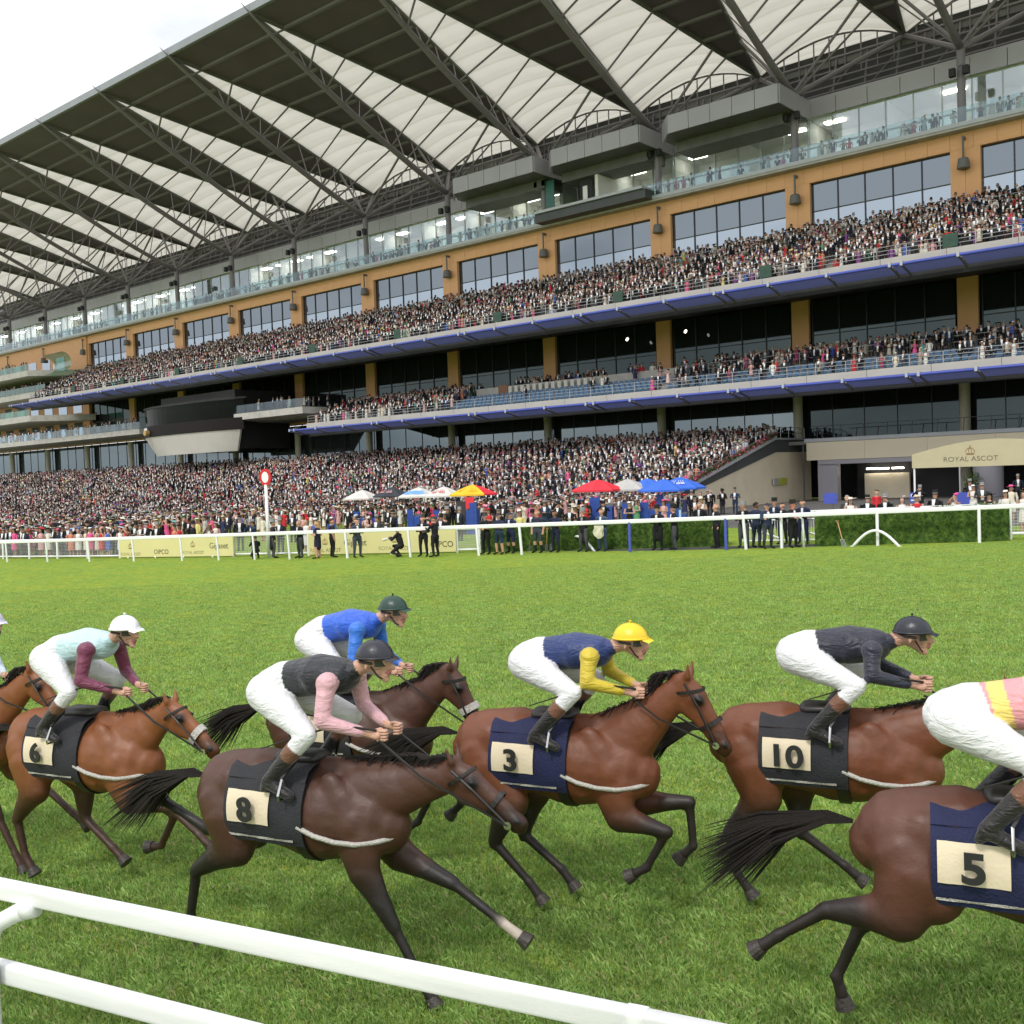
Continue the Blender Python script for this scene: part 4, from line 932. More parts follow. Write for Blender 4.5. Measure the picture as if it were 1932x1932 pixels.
LEGS = {
 'A': dict(hind=[[(-.52, -.15, 1.10), (-.48, -.17, .90), (-.84, -.15, .68), (-.92, -.14, .34), (-.86, -.14, .22)], [(-.56, .13, 1.10), (-.58, .16, .90), (-.98, .14, .86), (-1.24, .13, .98), (-1.36, .13, 1.03)]],
           fore=[[(.48, -.13, 1.02), (.52, -.14, .84), (.72, -.13, .50), (.90, -.12, .18), (.97, -.12, .07)], [(.48, .13, 1.04), (.62, .14, .86), (1.02, .13, .72), (1.36, .12, .52), (1.50, .12, .44)]]),
 'B': dict(hind=[[(-.52, -.15, 1.10), (-.34, -.18, .86), (-.50, -.15, .52), (-.22, -.14, .24), (-.14, -.14, .14)], [(-.52, .14, 1.10), (-.30, .17, .84), (-.38, .14, .50), (-.06, .13, .26), (.02, .13, .16)]],
           fore=[[(.46, -.13, 1.02), (.52, -.15, .82), (.86, -.14, .74), (.70, -.13, .46), (.60, -.13, .40)], [(.46, .13, 1.02), (.56, .15, .84), (.96, .14, .88), (.98, .13, .56), (.90, .13, .48)]]),
 'C': dict(hind=[[(-.52, -.15, 1.08), (-.46, -.18, .86), (-.72, -.15, .56), (-.66, -.14, .24), (-.58, -.14, .13)], [(-.50, .14, 1.08), (-.26, .17, .86), (-.24, .14, .52), (.08, .13, .30), (.18, .13, .22)]],
           fore=[[(.46, -.13, 1.02), (.56, -.14, .84), (.98, -.13, .82), (1.26, -.12, .62), (1.36, -.12, .54)], [(.46, .13, 1.02), (.50, .15, .82), (.78, .14, .66), (.62, .13, .38), (.52, .13, .36)]]),
 'D': dict(hind=[[(-.54, -.15, 1.10), (-.62, -.18, .88), (-1.00, -.15, .84), (-1.26, -.14, .66), (-1.36, -.14, .58)], [(-.54, .14, 1.10), (-.50, .17, .88), (-.84, .14, .66), (-.98, .13, .34), (-.95, .13, .22)]],
           fore=[[(.48, -.13, 1.02), (.60, -.14, .86), (1.02, -.13, .74), (1.32, -.12, .50), (1.42, -.12, .42)], [(.46, .13, 1.02), (.54, .14, .84), (.80, .13, .54), (.92, .12, .20), (.98, .12, .10)]]),
}
def horse_cones(pose, poll, pitch=0.0):
    c = []
    # trunk                                               slot 0
    c += [((-.60, 0, 1.26), (-.30, 0, 1.27), .245, .27, 0, .98), ((-.34, 0, 1.20), (.22, 0, 1.15), .285, .315, 0, .90), ((.18, 0, 1.16), (.46, 0, 1.14), .315, .27, 0, .82),
          ((.46, 0, 1.12), (.60, 0, 1.10), .25, .19, 0, .85), ((-.62, 0, 1.34), (-.30, 0, 1.36), .15, .14, 0, 1.25), ((-.40, 0, 1.38), (.14, 0, 1.36), .10, .11, 0, 1.3), ((.10, 0, 1.42), (.36, 0, 1.44), .10, .09, 0, .8),
          ((-.72, 0, 1.20), (-.62, 0, 1.30), .17, .18, 0, 1.0), ((-.58, -.13, 1.18), (-.46, -.14, 1.00), .20, .17, 0, .75), ((-.58, .13, 1.18), (-.46, .14, 1.00), .20, .17, 0, .75),
          ((.34, -.13, 1.26), (.52, -.14, 1.04), .15, .13, 0, .65), ((.34, .13, 1.26), (.52, .14, 1.04), .15, .13, 0, .65), ((-.3, 0, 1.05), (.05, 0, .98), .13, .15, 0, 1.1)]
    for sy in (-1, 1):
        c += [((-.50, sy*.16, 1.33), (-.62, sy*.15, 1.12), .12, .10, 0, .7), ((-.34, sy*.15, 1.30), (-.44, sy*.19, 1.02), .10, .08, 0, .7), ((.30, sy*.15, 1.38), (.44, sy*.19, 1.12), .085, .095, 0, .6),
              ((.46, sy*.17, 1.16), (.50, sy*.16, .98), .095, .085, 0, .7), ((.16, sy*.20, 1.22), (.24, sy*.20, 1.02), .09, .08, 0, .5), ((.56, sy*.10, 1.16), (.62, sy*.09, 1.02), .10, .08, 0, .8)]
    px, pz = poll
    b = Vector((.46, 0, 1.26)); p = Vector((px-.06, 0, pz-.06)); m1 = b.lerp(p, .35); m2 = b.lerp(p, .7); m1.z += .0
    c += [(tuple(b), tuple(m1), .25, .185, 0, .62), (tuple(m1), tuple(m2), .185, .135, 0, .55), (tuple(m2), tuple(p), .135, .105, 0, .58),
          ((.30, 0, 1.42), tuple(m2+Vector((0, 0, .06))), .10, .07, 0, .6)]
    # head
    cp, sp_ = math.cos(pitch), math.sin(pitch)
    q = lambda f, d, y=0: (px+f*cp-d*sp_, y, pz-d*cp-f*sp_)
    c += [(q(-.03, .02), q(.10, .08), .085, .095, 0, .72), (q(.07, .13), q(.16, .17), .105, .085, 0, .52), (q(.10, .07), q(.34, .24), .08, .06, 0, .66), (q(.14, .17), q(.36, .30), .065, .045, 0, .6),
          (q(.34, .26), q(.43, .31), .062, .055, 8, .80), (q(.40, .34), q(.44, .345), .04, .035, 8, .8)]
    for s in (-1, 1):
        c += [(q(0, -.05, s*.055), q(-.035, -.15, s*.075), .028, .008, 0), (q(.13, .055, s*.066), q(.15, .065, s*.068), .022, .02, 4), (q(.42, .275, s*.045), q(.43, .285, s*.046), .018, .016, 4)]
    L_ = LEGS[pose]
    for li, leg in enumerate(L_['hind']):
        a, b_, h, f, t = leg
        c += [(a, b_, .21, .15, 0, .72), (b_, tuple(Vector(b_).lerp(Vector(h), .5)), .15, .088, 0, .72), (tuple(Vector(b_).lerp(Vector(h), .45)), h, .092, .052, 2, .85), (h, tuple(Vector(h)+(Vector(h)-Vector(b_)).normalized()*.035), .05, .032, 2),
              (h, f, .040, .033, 3), (f, f, .042, .042, 3), (f, t, .034, .040, 6 if li == 0 else 3)]
    for li, leg in enumerate(L_['fore']):
        a, e, k, f, t = leg
        c += [(a, e, .16, .12, 0, .68), (e, tuple(Vector(e).lerp(Vector(k), .55)), .115, .070, 0, .8), (tuple(Vector(e).lerp(Vector(k), .5)), k, .070, .048, 2), (k, k, .05, .05, 2),
              (k, f, .036, .031, 3), (f, f, .040, .040, 3), (f, t, .032, .038, 3 if li == 0 else 7)]
    return c
def hair_strip(pts, w, drop, n, jitter, thick=.012):
    """locks hanging off a line"""
    m = MB()
    for i in range(n):
        t = (i+random.random())/n*(len(pts)-1); j = min(int(t), len(pts)-2); p = Vector(pts[j]).lerp(Vector(pts[j+1]), t-j)
        s = random.uniform(-1, 1); l = drop*random.uniform(.6, 1.2); back = random.uniform(.4, 1.0)*jitter
        a = p+Vector((random.uniform(-.02, .02), s*w, 0)); q1 = a+Vector((-back*.5, s*w*.6, l*.1)); q2 = a+Vector((-back, s*w*1.6, -l*.55))
        m.path([a, q1, q2], [thick, thick*.8, .002], 4)
    return m
def make_horse(name, ref_u, ref_v, zc, ang, pose, pal, poll, label, cloth=None, number=None, numsize=.2, reins_to=None, dz=0.0, sheep=False, body_only=False, pitch=0.0, hand=(.56, 1.70)):
    base = at_depth(ref_u, ref_v, zc); base.z = GZ(base.x, base.y)+dz
    H = empty('horse', base, ang, label, 'horse', 'racehorses galloping past')
    coat, coat2, dark = pal[:3]
    sock = pal[3] if len(pal) > 3 else dark
    P_ = [coat, coat, dark, dark, (.01, .008, .008), (.03, .025, .022), dark, sock, tuple(x*.35 for x in coat)]
    def post(V, slot, col):
        # belly, flank and point shading of a bay coat, soft into the legs
        k = slot == 0; t = np.clip((.98-V[:, 2])/.22, 0, 1)
        legz = (V[:, 2] < .95) & k; col[legz, :3] = col[legz, :3]*(1-t[legz, None])+np.array(dark)*t[legz, None]
        m_ = .5+.5*np.sin(V[:, 0]*3.1+1.3)*np.cos(V[:, 2]*4.0); col[k, :3] = col[k, :3]*(1-.35*m_[k, None])+np.array(coat2)*(.35*m_[k, None]); return col
    me = organic('horse_body', horse_cones(pose, poll, pitch), .017, P_, COAT, 5, post, None, (0, 2, 3))
    body = bpy.data.objects.new('body', me); link(body, H, WM[H])
    for leg in LEGS[pose]['hind']+LEGS[pose]['fore']:
        f_, t_ = Vector(leg[3]), Vector(leg[4]); dd = (t_-f_).normalized(); bk = Vector((0, 1, 0)).cross(dd)
        MB().tube(t_-dd*.012, t_+dd*.058, .042, .058, 14).build('hoof', HOOF, H, local=True)
    px, pz = poll; cp, sp_ = math.cos(pitch), math.sin(pitch)
    q = lambda f, d, y=0: (px+f*cp-d*sp_, y, pz-d*cp-f*sp_)
    crest = [(px-.02, 0, pz+.07), (px-.18, 0, pz+.04), (px*.6+.2, 0, (pz+1.52)/2+.06), (.38, 0, 1.52)]
    hair_strip(crest, .022, .11, 260, .13, .0045).build('mane', HAIRM, H, local=True)
    tm = MB()
    for i in range(240):
        s, qq = random.uniform(-1, 1), random.uniform(0, 1); e = Vector((-.86, s*.02, 1.30)); L_ = random.uniform(.5, .85)
        tm.path([e, e+Vector((-.14, s*.03, .03-.04*qq)), e+Vector((-.14-.45*L_, s*.07, -.02-.16*qq)), e+Vector((-.14-.85*L_, s*.13, -.14-.34*qq))], [.007, .008, .006, .0015], 3)
    tm.build('tail', HAIRM, H, local=True)
    for s in (-1, 1):
        MB().tube(q(.142, .06, s*.070), q(.15, .062, s*.081), .017, .010, 8).build('eye', LEATH, H, smooth=True, local=True)
    # bridle, bit, reins
    def ringband(p, ax, r, ys, wd, n=16):
        """strap around a limb or muzzle at p, axis ax in the x-z plane"""
        ax = Vector(ax).normalized(); up = Vector((0, 1, 0)).cross(ax).normalized(); m = MB(); vs = []
        for k in range(n):
            t = 2*math.pi*k/n; o = up*(r*math.cos(t))+Vector((0, 1, 0))*(r*ys*math.sin(t)); vs += [Vector(p)+o-ax*wd/2, Vector(p)+o+ax*wd/2, Vector(p)+o*1.05+ax*wd/2, Vector(p)+o*1.05-ax*wd/2]
        fs = []
        for k in range(n):
            a, b_ = k*4, ((k+1) % n)*4
            for e in range(4): fs.append((a+e, b_+e, b_+(e+1) % 4, a+(e+1) % 4))
        return m.add(vs, fs)
    br = bpy.data.objects.new('bridle', None); link(br, H, WM[H])
    ringband(q(.27, .20), Vector(q(.24, .17))-Vector(q(0, 0)), .092, .62, .03 if not sheep else .06).build('noseband', SHEEP if sheep else LEATH, br, local=True)
    ringband(q(.04, .05), Vector(q(.5, .75))-Vector(q(0, 0)), .112, .70, .02).build('browband', LEATH, br, local=True)
    for s in (-1, 1):
        MB().path([q(0, 0, s*.066), q(.14, .10, s*.074), q(.36, .30, s*.056)], .009, 5).build('cheek_strap', LEATH, br, local=True)
        MB().tube(q(.37, .31, s*.056), q(.37, .31, s*.064), .026, n=10).build('bit_ring', METL, br, local=True)
        MB().path([q(.37, .31, s*.062), (.5+(q(.37, .31)[0]-.5)*.45, s*.13, 1.44+.22*(pz-1.3)), (hand[0], s*.12, hand[1])], .008, 5).build('rein', LEATH, br, local=True)
    # tack
    def wrap(x0, x1, z0, z1, off, name, mat, sides=(-1, 1), over=True, nx=8, nz=10, top_z=None):
        objs = []
        def surf(x, z):
            # half width of the barrel at height z
            cz, r = 1.17+.01*x, .305-.03*abs(x+.05); t = (z-cz)/(r+.05); return (.90*r*math.sqrt(max(1-t*t, 0.0)))+off
        for s in sides:
            m = MB(); m.grid(lambda u, v: Vector((x0+(x1-x0)*u+.02*math.sin(9*v)*0, s*(surf(x0+(x1-x0)*u, z0+(z1-z0)*v)+.004*math.sin(14*u+3*v)), z0+(z1-z0)*v)), nx, nz); m.grid(lambda u, v: Vector((x0+(x1-x0)*u, s*(surf(x0+(x1-x0)*u, z0+(z1-z0)*v)-.012), z0+(z1-z0)*v)), nx, nz)
            objs.append(m.build(name, mat, H, smooth=True, local=True))
        return objs
    if not body_only:
        cm = cloth or CLOTHB
        so_ = wrap(-.46, .16, .99, 1.40, .028, 'saddle_cloth', cm)
        MB().grid(lambda u, v: Vector((-.46+.62*u, -.235+.47*v, 1.40+.10*math.sqrt(max(0, 1-(2*v-1)**2)))), 8, 10).build('saddle_cloth', cm, H, smooth=True, local=True)
        # number panel, gently curved with the flank
        for s in (-1, 1):
            ob = wrap(-.43, -.09, 1.12, 1.33, .036, 'number_panel', PLATE, sides=(s,))[0]
            wrap(-.44, .08, 1.02, 1.035, .034, 'white_piping', SHEEP, sides=(s,), nz=1)
        if number:
            Mx = WM[H] @ Matrix.Translation((-.26, -.331, 1.145)) @ Matrix.Rotation(math.radians(-4), 4, 'Z') @ Matrix.Rotation(math.radians(92), 4, 'X')
            text(number, BLK, Mx, .22, H, 'number', .006, 1.15, bold=.006)
        # saddle, girth, breastgirth
        sm_ = MB()
        capsule(sm_, (-.15, 0, 1.505), (.12, 0, 1.515), .05, .045, 2.4); sm_.build('saddle', LEATH, H, smooth=True, local=True)
        ringband((.12, 0, 1.155), (1, 0, 0), .316, .90, .08, 22).build('girth', LEATH, H, local=True)
        MB().path([(.12, -.287, 1.13), (.24, -.278, 1.08), (.38, -.262, 1.05), (.52, -.235, 1.04), (.64, -.175, 1.05), (.72, -.09, 1.06), (.745, 0, 1.06), (.72, .09, 1.06), (.64, .175, 1.05), (.52, .235, 1.04)], .017, 6).build('breast_girth', SHEEP, H, smooth=True, local=True)
    return H
def make_jockey(H, label, jacket, sleeve, cap, breech=(.72, .72, .74), skin=(.55, .31, .22), twist=0.0, peak=None, dx=0.0, stripes=None, low=1.0):
    J = empty('jockey', WM[H].translation, 0, label, 'jockey', 'jockeys crouched over the racehorses')
    Jm = WM[H] @ Matrix.Translation((dx, 0, .015)); J.matrix_basis = Jm; WM[J] = Jm.copy()
    c = []; fg = []
    # slots 0 jacket 1 sleeve 2 breeches 3 boot 4 skin 5 boot top 6 collar
    c += [((-.36, 0, 1.96), (-.24, 0, 2.02), .135, .14, 2, 1.25), ((-.22, 0, 2.03), (.02, 0, 2.08), .125, .135, 0, 1.15), ((.02, 0, 2.08), (.20, 0, 2.08), .14, .12, 0, 1.25), ((.22, 0, 2.09), (.31, 0, 2.13), .085, .06, 0, 1.2),
          ((.30, 0, 2.13), (.38, 0, 2.17), .052, .055, 4)]
    zs = lambda z: z if z < 1.78 else 1.78+(z-1.78)*low
    hc = Vector((.47, 0, zs(2.20)))
    c = [((a[0][0], a[0][1], zs(a[0][2])), (a[1][0], a[1][1], zs(a[1][2])))+tuple(a[2:]) for a in c]
    c += [(tuple(hc+Vector((-.03, 0, .02))), tuple(hc+Vector((.02, 0, .015))), .095, .092, 4, .86), (tuple(hc+Vector((.03, 0, -.05))), tuple(hc+Vector((.05, 0, -.085))), .065, .042, 4, .85),
          (tuple(hc+Vector((.095, 0, -.005))), tuple(hc+Vector((.122, 0, -.035))), .014, .019, 4), (tuple(hc+Vector((.075, 0, -.07))), tuple(hc+Vector((.09, 0, -.072))), .022, .02, 6, 1.1), (tuple(hc+Vector((.06, 0, -.11))), tuple(hc+Vector((.07, 0, -.115))), .025, .022, 4)]
    for s in (-1, 1):
        c += [(tuple(hc+Vector((-.02, s*.083, -.005))), tuple(hc+Vector((-.025, s*.092, -.03))), .018, .012, 4)]
        hip, knee, ank, toe = (-.34, s*.10, zs(1.95)), (.10, s*.27, 1.72), (-.20, s*.31, 1.40), (-.03, s*.31, 1.32)
        c += [(hip, tuple(Vector(hip).lerp(Vector(knee), .5)), .135, .105, 2), (tuple(Vector(hip).lerp(Vector(knee), .5)), knee, .10, .066, 2), (knee, tuple(Vector(knee).lerp(Vector(ank), .30)), .066, .060, 2),
              (tuple(Vector(knee).lerp(Vector(ank), .32)), tuple(Vector(knee).lerp(Vector(ank), .45)), .062, .060, 5), (tuple(Vector(knee).lerp(Vector(ank), .45)), ank, .058, .042, 3), (ank, toe, .042, .034, 3), (ank, tuple(Vector(ank)+Vector((-.03, 0, -.045))), .036, .028, 3)]
        sh, el, wr = (.20, s*.175, zs(2.06)), (.20, s*.25, zs(1.83)-.02), (.47, s*.12, 1.71)
        c += [(sh, sh, .075, .075, 1), (sh, el, .064, .052, 1), (el, tuple(Vector(el).lerp(Vector(wr), .8)), .052, .038, 1), (tuple(Vector(el).lerp(Vector(wr), .8)), wr, .028, .026, 4)]
        # palm, four curled fingers, thumb on top
        w0 = Vector(wr); palm = w0+Vector((.055, 0, -.005)); c.append((tuple(w0), tuple(palm), .028, .033, 4, .62))
        for fi in range(4):
            r0 = palm+Vector((.025, -s*.004, .027-.019*fi)); k1 = r0+Vector((.030-.003*abs(fi-1), -s*.014, .0)); k2 = k1+Vector((-.006, -s*.030, -.002)); k3 = k2+Vector((-.026, -s*.006, -.001))
            fg += [(tuple(r0-Vector((.02, 0, 0))), tuple(k1), .0105, .0098, 4), (tuple(k1), tuple(k2), .0098, .009, 4), (tuple(k2), tuple(k3), .009, .0078, 4)]
        fg += [(tuple(palm+Vector((-.02, -s*.016, .026))), tuple(palm+Vector((.012, -s*.030, .036))), .0125, .011, 4), (tuple(palm+Vector((.012, -s*.030, .036))), tuple(palm+Vector((.036, -s*.026, .028))), .011, .0085, 4)]
    def post(V, slot, col):
        if stripes is not None:
            k = (slot == 0) & (np.sin(V[:, 0]*34+V[:, 2]*9) > .1); col[k, :3] = stripes
        return col
    P_ = [jacket, sleeve, breech, (.015, .013, .013), skin, (.16, .07, .04), (.30, .10, .09)]
    me = organic('jockey_body', c, .0105, P_, SILK, 5, post, fg)
    link(bpy.data.objects.new('body', me), J, Jm)
    hm = MB(); hcx, hcz = hc.x-.01, hc.z+.03
    hm.grid(lambda u, v: Vector((hcx+.128*math.cos(2*math.pi*u)*math.cos(math.pi/2*v), .108*math.sin(2*math.pi*u)*math.cos(math.pi/2*v), hcz+.112*math.sin(math.pi/2*v))), 24, 8)
    hm.path([(hcx+.13*math.cos(t), .11*math.sin(t), hcz+.002) for t in np.linspace(0, 2*math.pi, 25)], .008, 6)
    helm = hm.build('helmet', pmat('cap_silk', cap, .35, .06, 8, .15, 40), J, smooth=True, local=True)
    pk = peak or cap
    MB().grid(lambda u, v: Vector((hcx+.115+.062*v*math.cos((u-.5)*1.6), .085*(2*u-1)*(1-.25*v), hcz-.006-.02*v+.012*math.cos((u-.5)*3))), 8, 3).build('cap_peak', pmat('peak', pk, .4), J, smooth=True, local=True)
    MB().add([(hcx, 0, hcz+.11), (hcx+.012, .012, hcz+.125), (hcx-.012, .012, hcz+.125), (hcx, -.014, hcz+.125), (hcx, 0, hcz+.135)], [(0, 1, 2), (0, 2, 3), (0, 3, 1), (4, 2, 1), (4, 3, 2), (4, 1, 3)]).build('button', pmat('pompom', cap), J, local=True)
    gm = MB(); gm.grid(lambda u, v: Vector((hc.x+.094*math.cos((u-.5)*2.4)+.004, .094*math.sin((u-.5)*2.4), hc.z-.022+.042*v)), 12, 3).build('goggles', GOG, J, smooth=True, local=True)
    MB().path([(hc.x+.01, -.088, hc.z-.02), (hc.x+.045, -.062, hc.z-.085), (hc.x+.06, 0, hc.z-.12), (hc.x+.045, .062, hc.z-.085), (hc.x+.01, .088, hc.z-.02)], .006, 5).build('chin_strap', LEATH, J, local=True)
    MB().path([(hc.x+.02, -.093, hc.z-.0), (hc.x-.06, -.098, hc.z+.01), (hc.x-.13, 0, hc.z+.03), (hc.x-.06, .098, hc.z+.01), (hc.x+.02, .093, hc.z-.0)], .010, 5).build('goggle_strap', LEATH, J, local=True)
    MB().grid(lambda u, v: Vector((.08+.12*u, 0, zs(2.09)+.0*v)), 1, 1)
    for s in (-1, 1):
        st = MB(); st.path([(-.08, s*.315, 1.325), (-.08, s*.27, 1.30), (-.08, s*.36, 1.30), (-.08, s*.365, 1.33), (-.08, s*.315, 1.43), (-.08, s*.265, 1.33)], .008, 5).build('stirrup_iron', METL, J, local=True)
        MB().path([(-.08, s*.315, 1.43), (.0, s*.24, 1.55)], .011, 4).build('stirrup_leather', LEATH, J, local=True)
    MB().path([(-.28, -.115, 2.03), (-.25, -.18, 2.00)], .004, 4)
    MB().path([(.53, -.13, 1.74), (.30, -.22, 1.78), (.02, -.30, 1.70), (-.22, -.33, 1.62)], [.009, .008, .006, .004], 5).build('whip', LEATH, J, local=True)
    return J
SILK = colmat('racing_silks', .42, .4, sheen=.2, bump=.3, bscale=90)
_n = SILK.node_tree.nodes; _l = SILK.node_tree.links.new; _b = _n['Principled BSDF']; _t = [q for q in _n if q.type == 'TEX_COORD'][0]; _hb = [q for q in _n if q.type == 'BUMP'][0]
_m = _n.new('ShaderNodeMapping'); _m.inputs['Scale'].default_value = (5, 7, 12); _m.inputs['Rotation'].default_value = (0, .6, 0); _l(_t.outputs['Object'], _m.inputs[0])
_v = _n.new('ShaderNodeTexNoise'); _v.inputs['Scale'].default_value = 1.3; _v.inputs['Detail'].default_value = 3; _v.inputs['Distortion'].default_value = 1.6; _l(_m.outputs[0], _v.inputs[0])
_b2 = _n.new('ShaderNodeBump'); _b2.inputs['Strength'].default_value = .5; _b2.inputs['Distance'].default_value = .04; _l(_v.outputs[0], _b2.inputs['Height']); _l(_hb.outputs[0], _b2.inputs['Normal']); _l(_b2.outputs[0], _b.inputs['Normal'])
GOG = pmat('goggle_lens', (.03, .03, .035), .12, .1, 2)
BAY = ((.16, .050, .020), (.09, .028, .012), (.018, .013, .011)); DBAY = ((.075, .030, .018), (.035, .016, .011), (.014, .011, .010)); CHEST = ((.22, .075, .025), (.14, .045, .016), (.05, .022, .014))
HD = math.radians(16.5)
h3 = make_horse('h', 575, 1425, 6.9, HD, 'A', DBAY+((.42, .36, .30),), (1.14, 1.52), 'dark bay racehorse in front left of centre, stretched out with one white foot', number='8', hand=(.66, 1.69))
make_jockey(h3, 'jockey in black jacket with pink sleeves on the front dark bay horse', (.012, .013, .018), (.62, .36, .40), (.02, .02, .03), dx=.12, low=.9)
h4 = make_horse('h', 1052, 1338, 7.75, HD, 'B', BAY, (1.0, 1.80), 'bay racehorse with head held high under the yellow capped jockey', CLOTHN, '3', pitch=.42, hand=(.66, 1.66))
make_jockey(h4, 'jockey in bright yellow cap and navy jacket on the middle bay horse', (.012, .03, .13), (.55, .42, .03), (.85, .55, .02), dx=.13, low=.66)
h5 = make_horse('h', 1562, 1345, 7.5, HD, 'C', BAY, (1.20, 1.66), 'bay racehorse ahead of the yellow capped jockey, under a rider all in black', number='10', hand=(.66, 1.66))
make_jockey(h5, 'jockey in black cap and black jacket with pale breeches, second from right', (.014, .015, .03), (.02, .022, .04), (.018, .02, .03), dx=.13, low=.62)
h6 = make_horse('h', 1935, 1545, 5.35, HD+.02, 'D', ((.10, .036, .022), (.06, .022, .014), (.018, .012, .011)), (1.12, 1.6), 'large dark brown racehorse at the right edge, nearest the camera', CLOTHN, '5')
make_jockey(h6, 'jockey in pink jacket with yellow stripes on the nearest horse at right', (.70, .30, .32), (.70, .42, .40), (.72, .30, .25), stripes=(.78, .60, .16), low=.7)
h1 = make_horse('h', 165, 1340, 8.7, HD, 'C', CHEST, (.92, 1.60), 'chestnut racehorse at left under the jockey in the white cap', number='6', sheep=True, pitch=.05)
make_jockey(h1, 'jockey in white cap and pale blue jacket with burgundy sleeves at left', (.48, .66, .70), (.16, .03, .07), (.82, .82, .84), low=.96)
h2 = make_horse('h', 662, 1312, 9.0, HD, 'B', DBAY, (1.0, 1.72), 'dark racehorse half hidden behind the front dark bay horse', sheep=True, pitch=.45)
make_jockey(h2, 'jockey in royal blue jacket and dark green cap behind the front rider', (.02, .10, .55), (.03, .16, .60), (.015, .045, .035))
h0 = make_horse('h', -95, 1310, 9.6, HD, 'A', CHEST, (1.10, 1.78), 'chestnut racehorse entering at the far left edge behind the white capped jockey', pitch=.2)
make_jockey(h0, 'jockey in lilac cap and sky blue jacket cut by the left edge', (.10, .30, .62), (.55, .65, .75), (.66, .62, .80), dx=.12)
# ================================================================== rails, boards, hedges, parasols, officials
def rz_of(x): return math.atan(.006383*x+.5356)
def place(x, off=0.0, dz=0.0):
    px, py = curve_pt(x, off); return Vector((px, py, GZ(px, py)+dz))
def oval_rail(pts, w_, h_, name, mat, par):
    """moulded rail: rounded upright section along a path"""
    sec = []
    for k in range(28):
        t = 2*math.pi*k/28; c_, s_ = math.cos(t), math.sin(t)
        sec.append((w_/2*math.copysign(abs(c_)**.38, c_), h_/2*math.copysign(abs(s_)**.38, s_)))
    vs = []; n = len(sec); pts = [Vector(p) for p in pts]
    for i, p in enumerate(pts):
        d = pts[min(i+1, len(pts)-1)]-pts[max(i-1, 0)]; d.z = 0; d.normalize(); sd_ = Vector((-d.y, d.x, 0))
        for a, b in sec: vs.append(p+sd_*a+Vector((0, 0, b)))
    fs = [(i*n+k, i*n+(k+1) % n, (i+1)*n+(k+1) % n, (i+1)*n+k) for i in range(len(pts)-1) for k in range(n)]+[tuple(range(n)), tuple(range((len(pts)-1)*n, len(pts)*n))]
    return MB().add(vs, fs).build(name, mat, par, smooth=True)
# far running rail -------------------------------------------
FR = empty('running_rail', place(-30), 0, 'long white running rail on slim posts across the far side of the course', 'running rail')
hh = lambda x: 1.33-.00012*(x+24)**2 if x < -24 else 1.33+.004*(x+24)
xs_ = list(np.linspace(-95, 2, 40))
oval_rail([place(x, 0, hh(x)-.07) for x in xs_], .10, .17, 'top_rail', RAILW, FR)
for u, bluep in ((14, 0), (90, 0), (169, 0), (253, 0), (344, 0), (413, 0), (481, 0), (547, 0), (656, 0), (775, 0), (904, 0), (985, 0), (1189, 1), (1370, 2), (1408, 0), (1475, 0), (1656, 0), (1848, 0)):
    lo, hi = -100, 10
    for _ in range(40):
        m_ = (lo+hi)/2; p = place(m_); lo, hi = (m_, hi) if cproj(p.x, p.y, p.z)[0] < u else (lo, m_)
    p = place(lo); q = place(lo-.08 if bluep == 0 and u < 1450 else lo, .0, hh(lo)-.1)
    rod('post', p-Vector((0, 0, .1)), q, .062 if u > 600 else .05, BLUE if bluep else RAILW, FR, 8)
for x in (-75, -80, -86, -92, -7, -3): p = place(x); rod('post', p, p+Vector((0, 0, hh(x)-.1)), .05, RAILW, FR, 8)
# bowed safety arches under the rail
for u0, u1 in ((1058, 1122), (1608, 1697)):
    a = ground_at(u0, 1036 if u0 < 1200 else 1031); b = ground_at(u1, 1040 if u0 < 1200 else 1031); o = empty('rail_hoop', a, 0, 'curved white hoop standing on the grass by the '+('groundsmen' if u0 < 1200 else 'right hedge'), 'hoop')
    MB().path([Vector(a)*(1-t)+Vector(b)*t+Vector((0, 0, .62*math.sin(math.pi*t)-.02)) for t in np.linspace(0, 1, 15)], .055, 8).build('bent_tube', RAILW, o, smooth=True)
    for q in (a, b): MB().tube(q-Vector((0, 0, .03)), q+Vector((0, 0, .03)), .075, n=8).build('foot', RAILW, o)
# near running rail ------------------------------------------
NR = empty('running_rail', (-4, 2.8, 0), 0, 'white plastic rail close to the camera crossing the bottom left corner', 'running rail')
A_, B_ = Vector((-5.77, 2.37, 0)), Vector((-1.98, 3.35, 0)); dN = (B_-A_).normalized(); sN = Vector((-dN.y, dN.x, 0))
def nr(t, z, s=0.0): return A_+dN*t+sN*s+Vector((0, 0, z))
oval_rail([nr(t, 1.148) for t in (-9, -4, 0, 2, 3.62)], .078, .102, 'top_rail', RAILN, NR)
oval_rail([nr(t, 1.148) for t in (3.615, 3.66, 3.70)], .086, .110, 'joint_sleeve', RAILN, NR)
oval_rail([nr(t, 1.148) for t in (3.70, 6, 10)], .077, .101, 'top_rail', RAILN, NR)
oval_rail([nr(t, .70, -.02) for t in (-9, -3, 0, 3, 10)], .078, .112, 'lower_rail', RAILN, NR)
for t in (.03, 2.0+6.4, -4.6):
    MB().path([nr(t+.26, 1.095, -.02), nr(t+.16, 1.06, -.05), nr(t+.05, 1.0, -.09), nr(t+.0, .90, -.11), nr(t, .5, -.11), nr(t, -.05, -.11)], .048, 12).build('angled_post', RAILN, NR, smooth=True)
    MB().tube(nr(t+.20, 1.08, -.035), nr(t+.27, 1.10, -.015), .056, n=12).build('clamp', RAILN, NR, smooth=True)
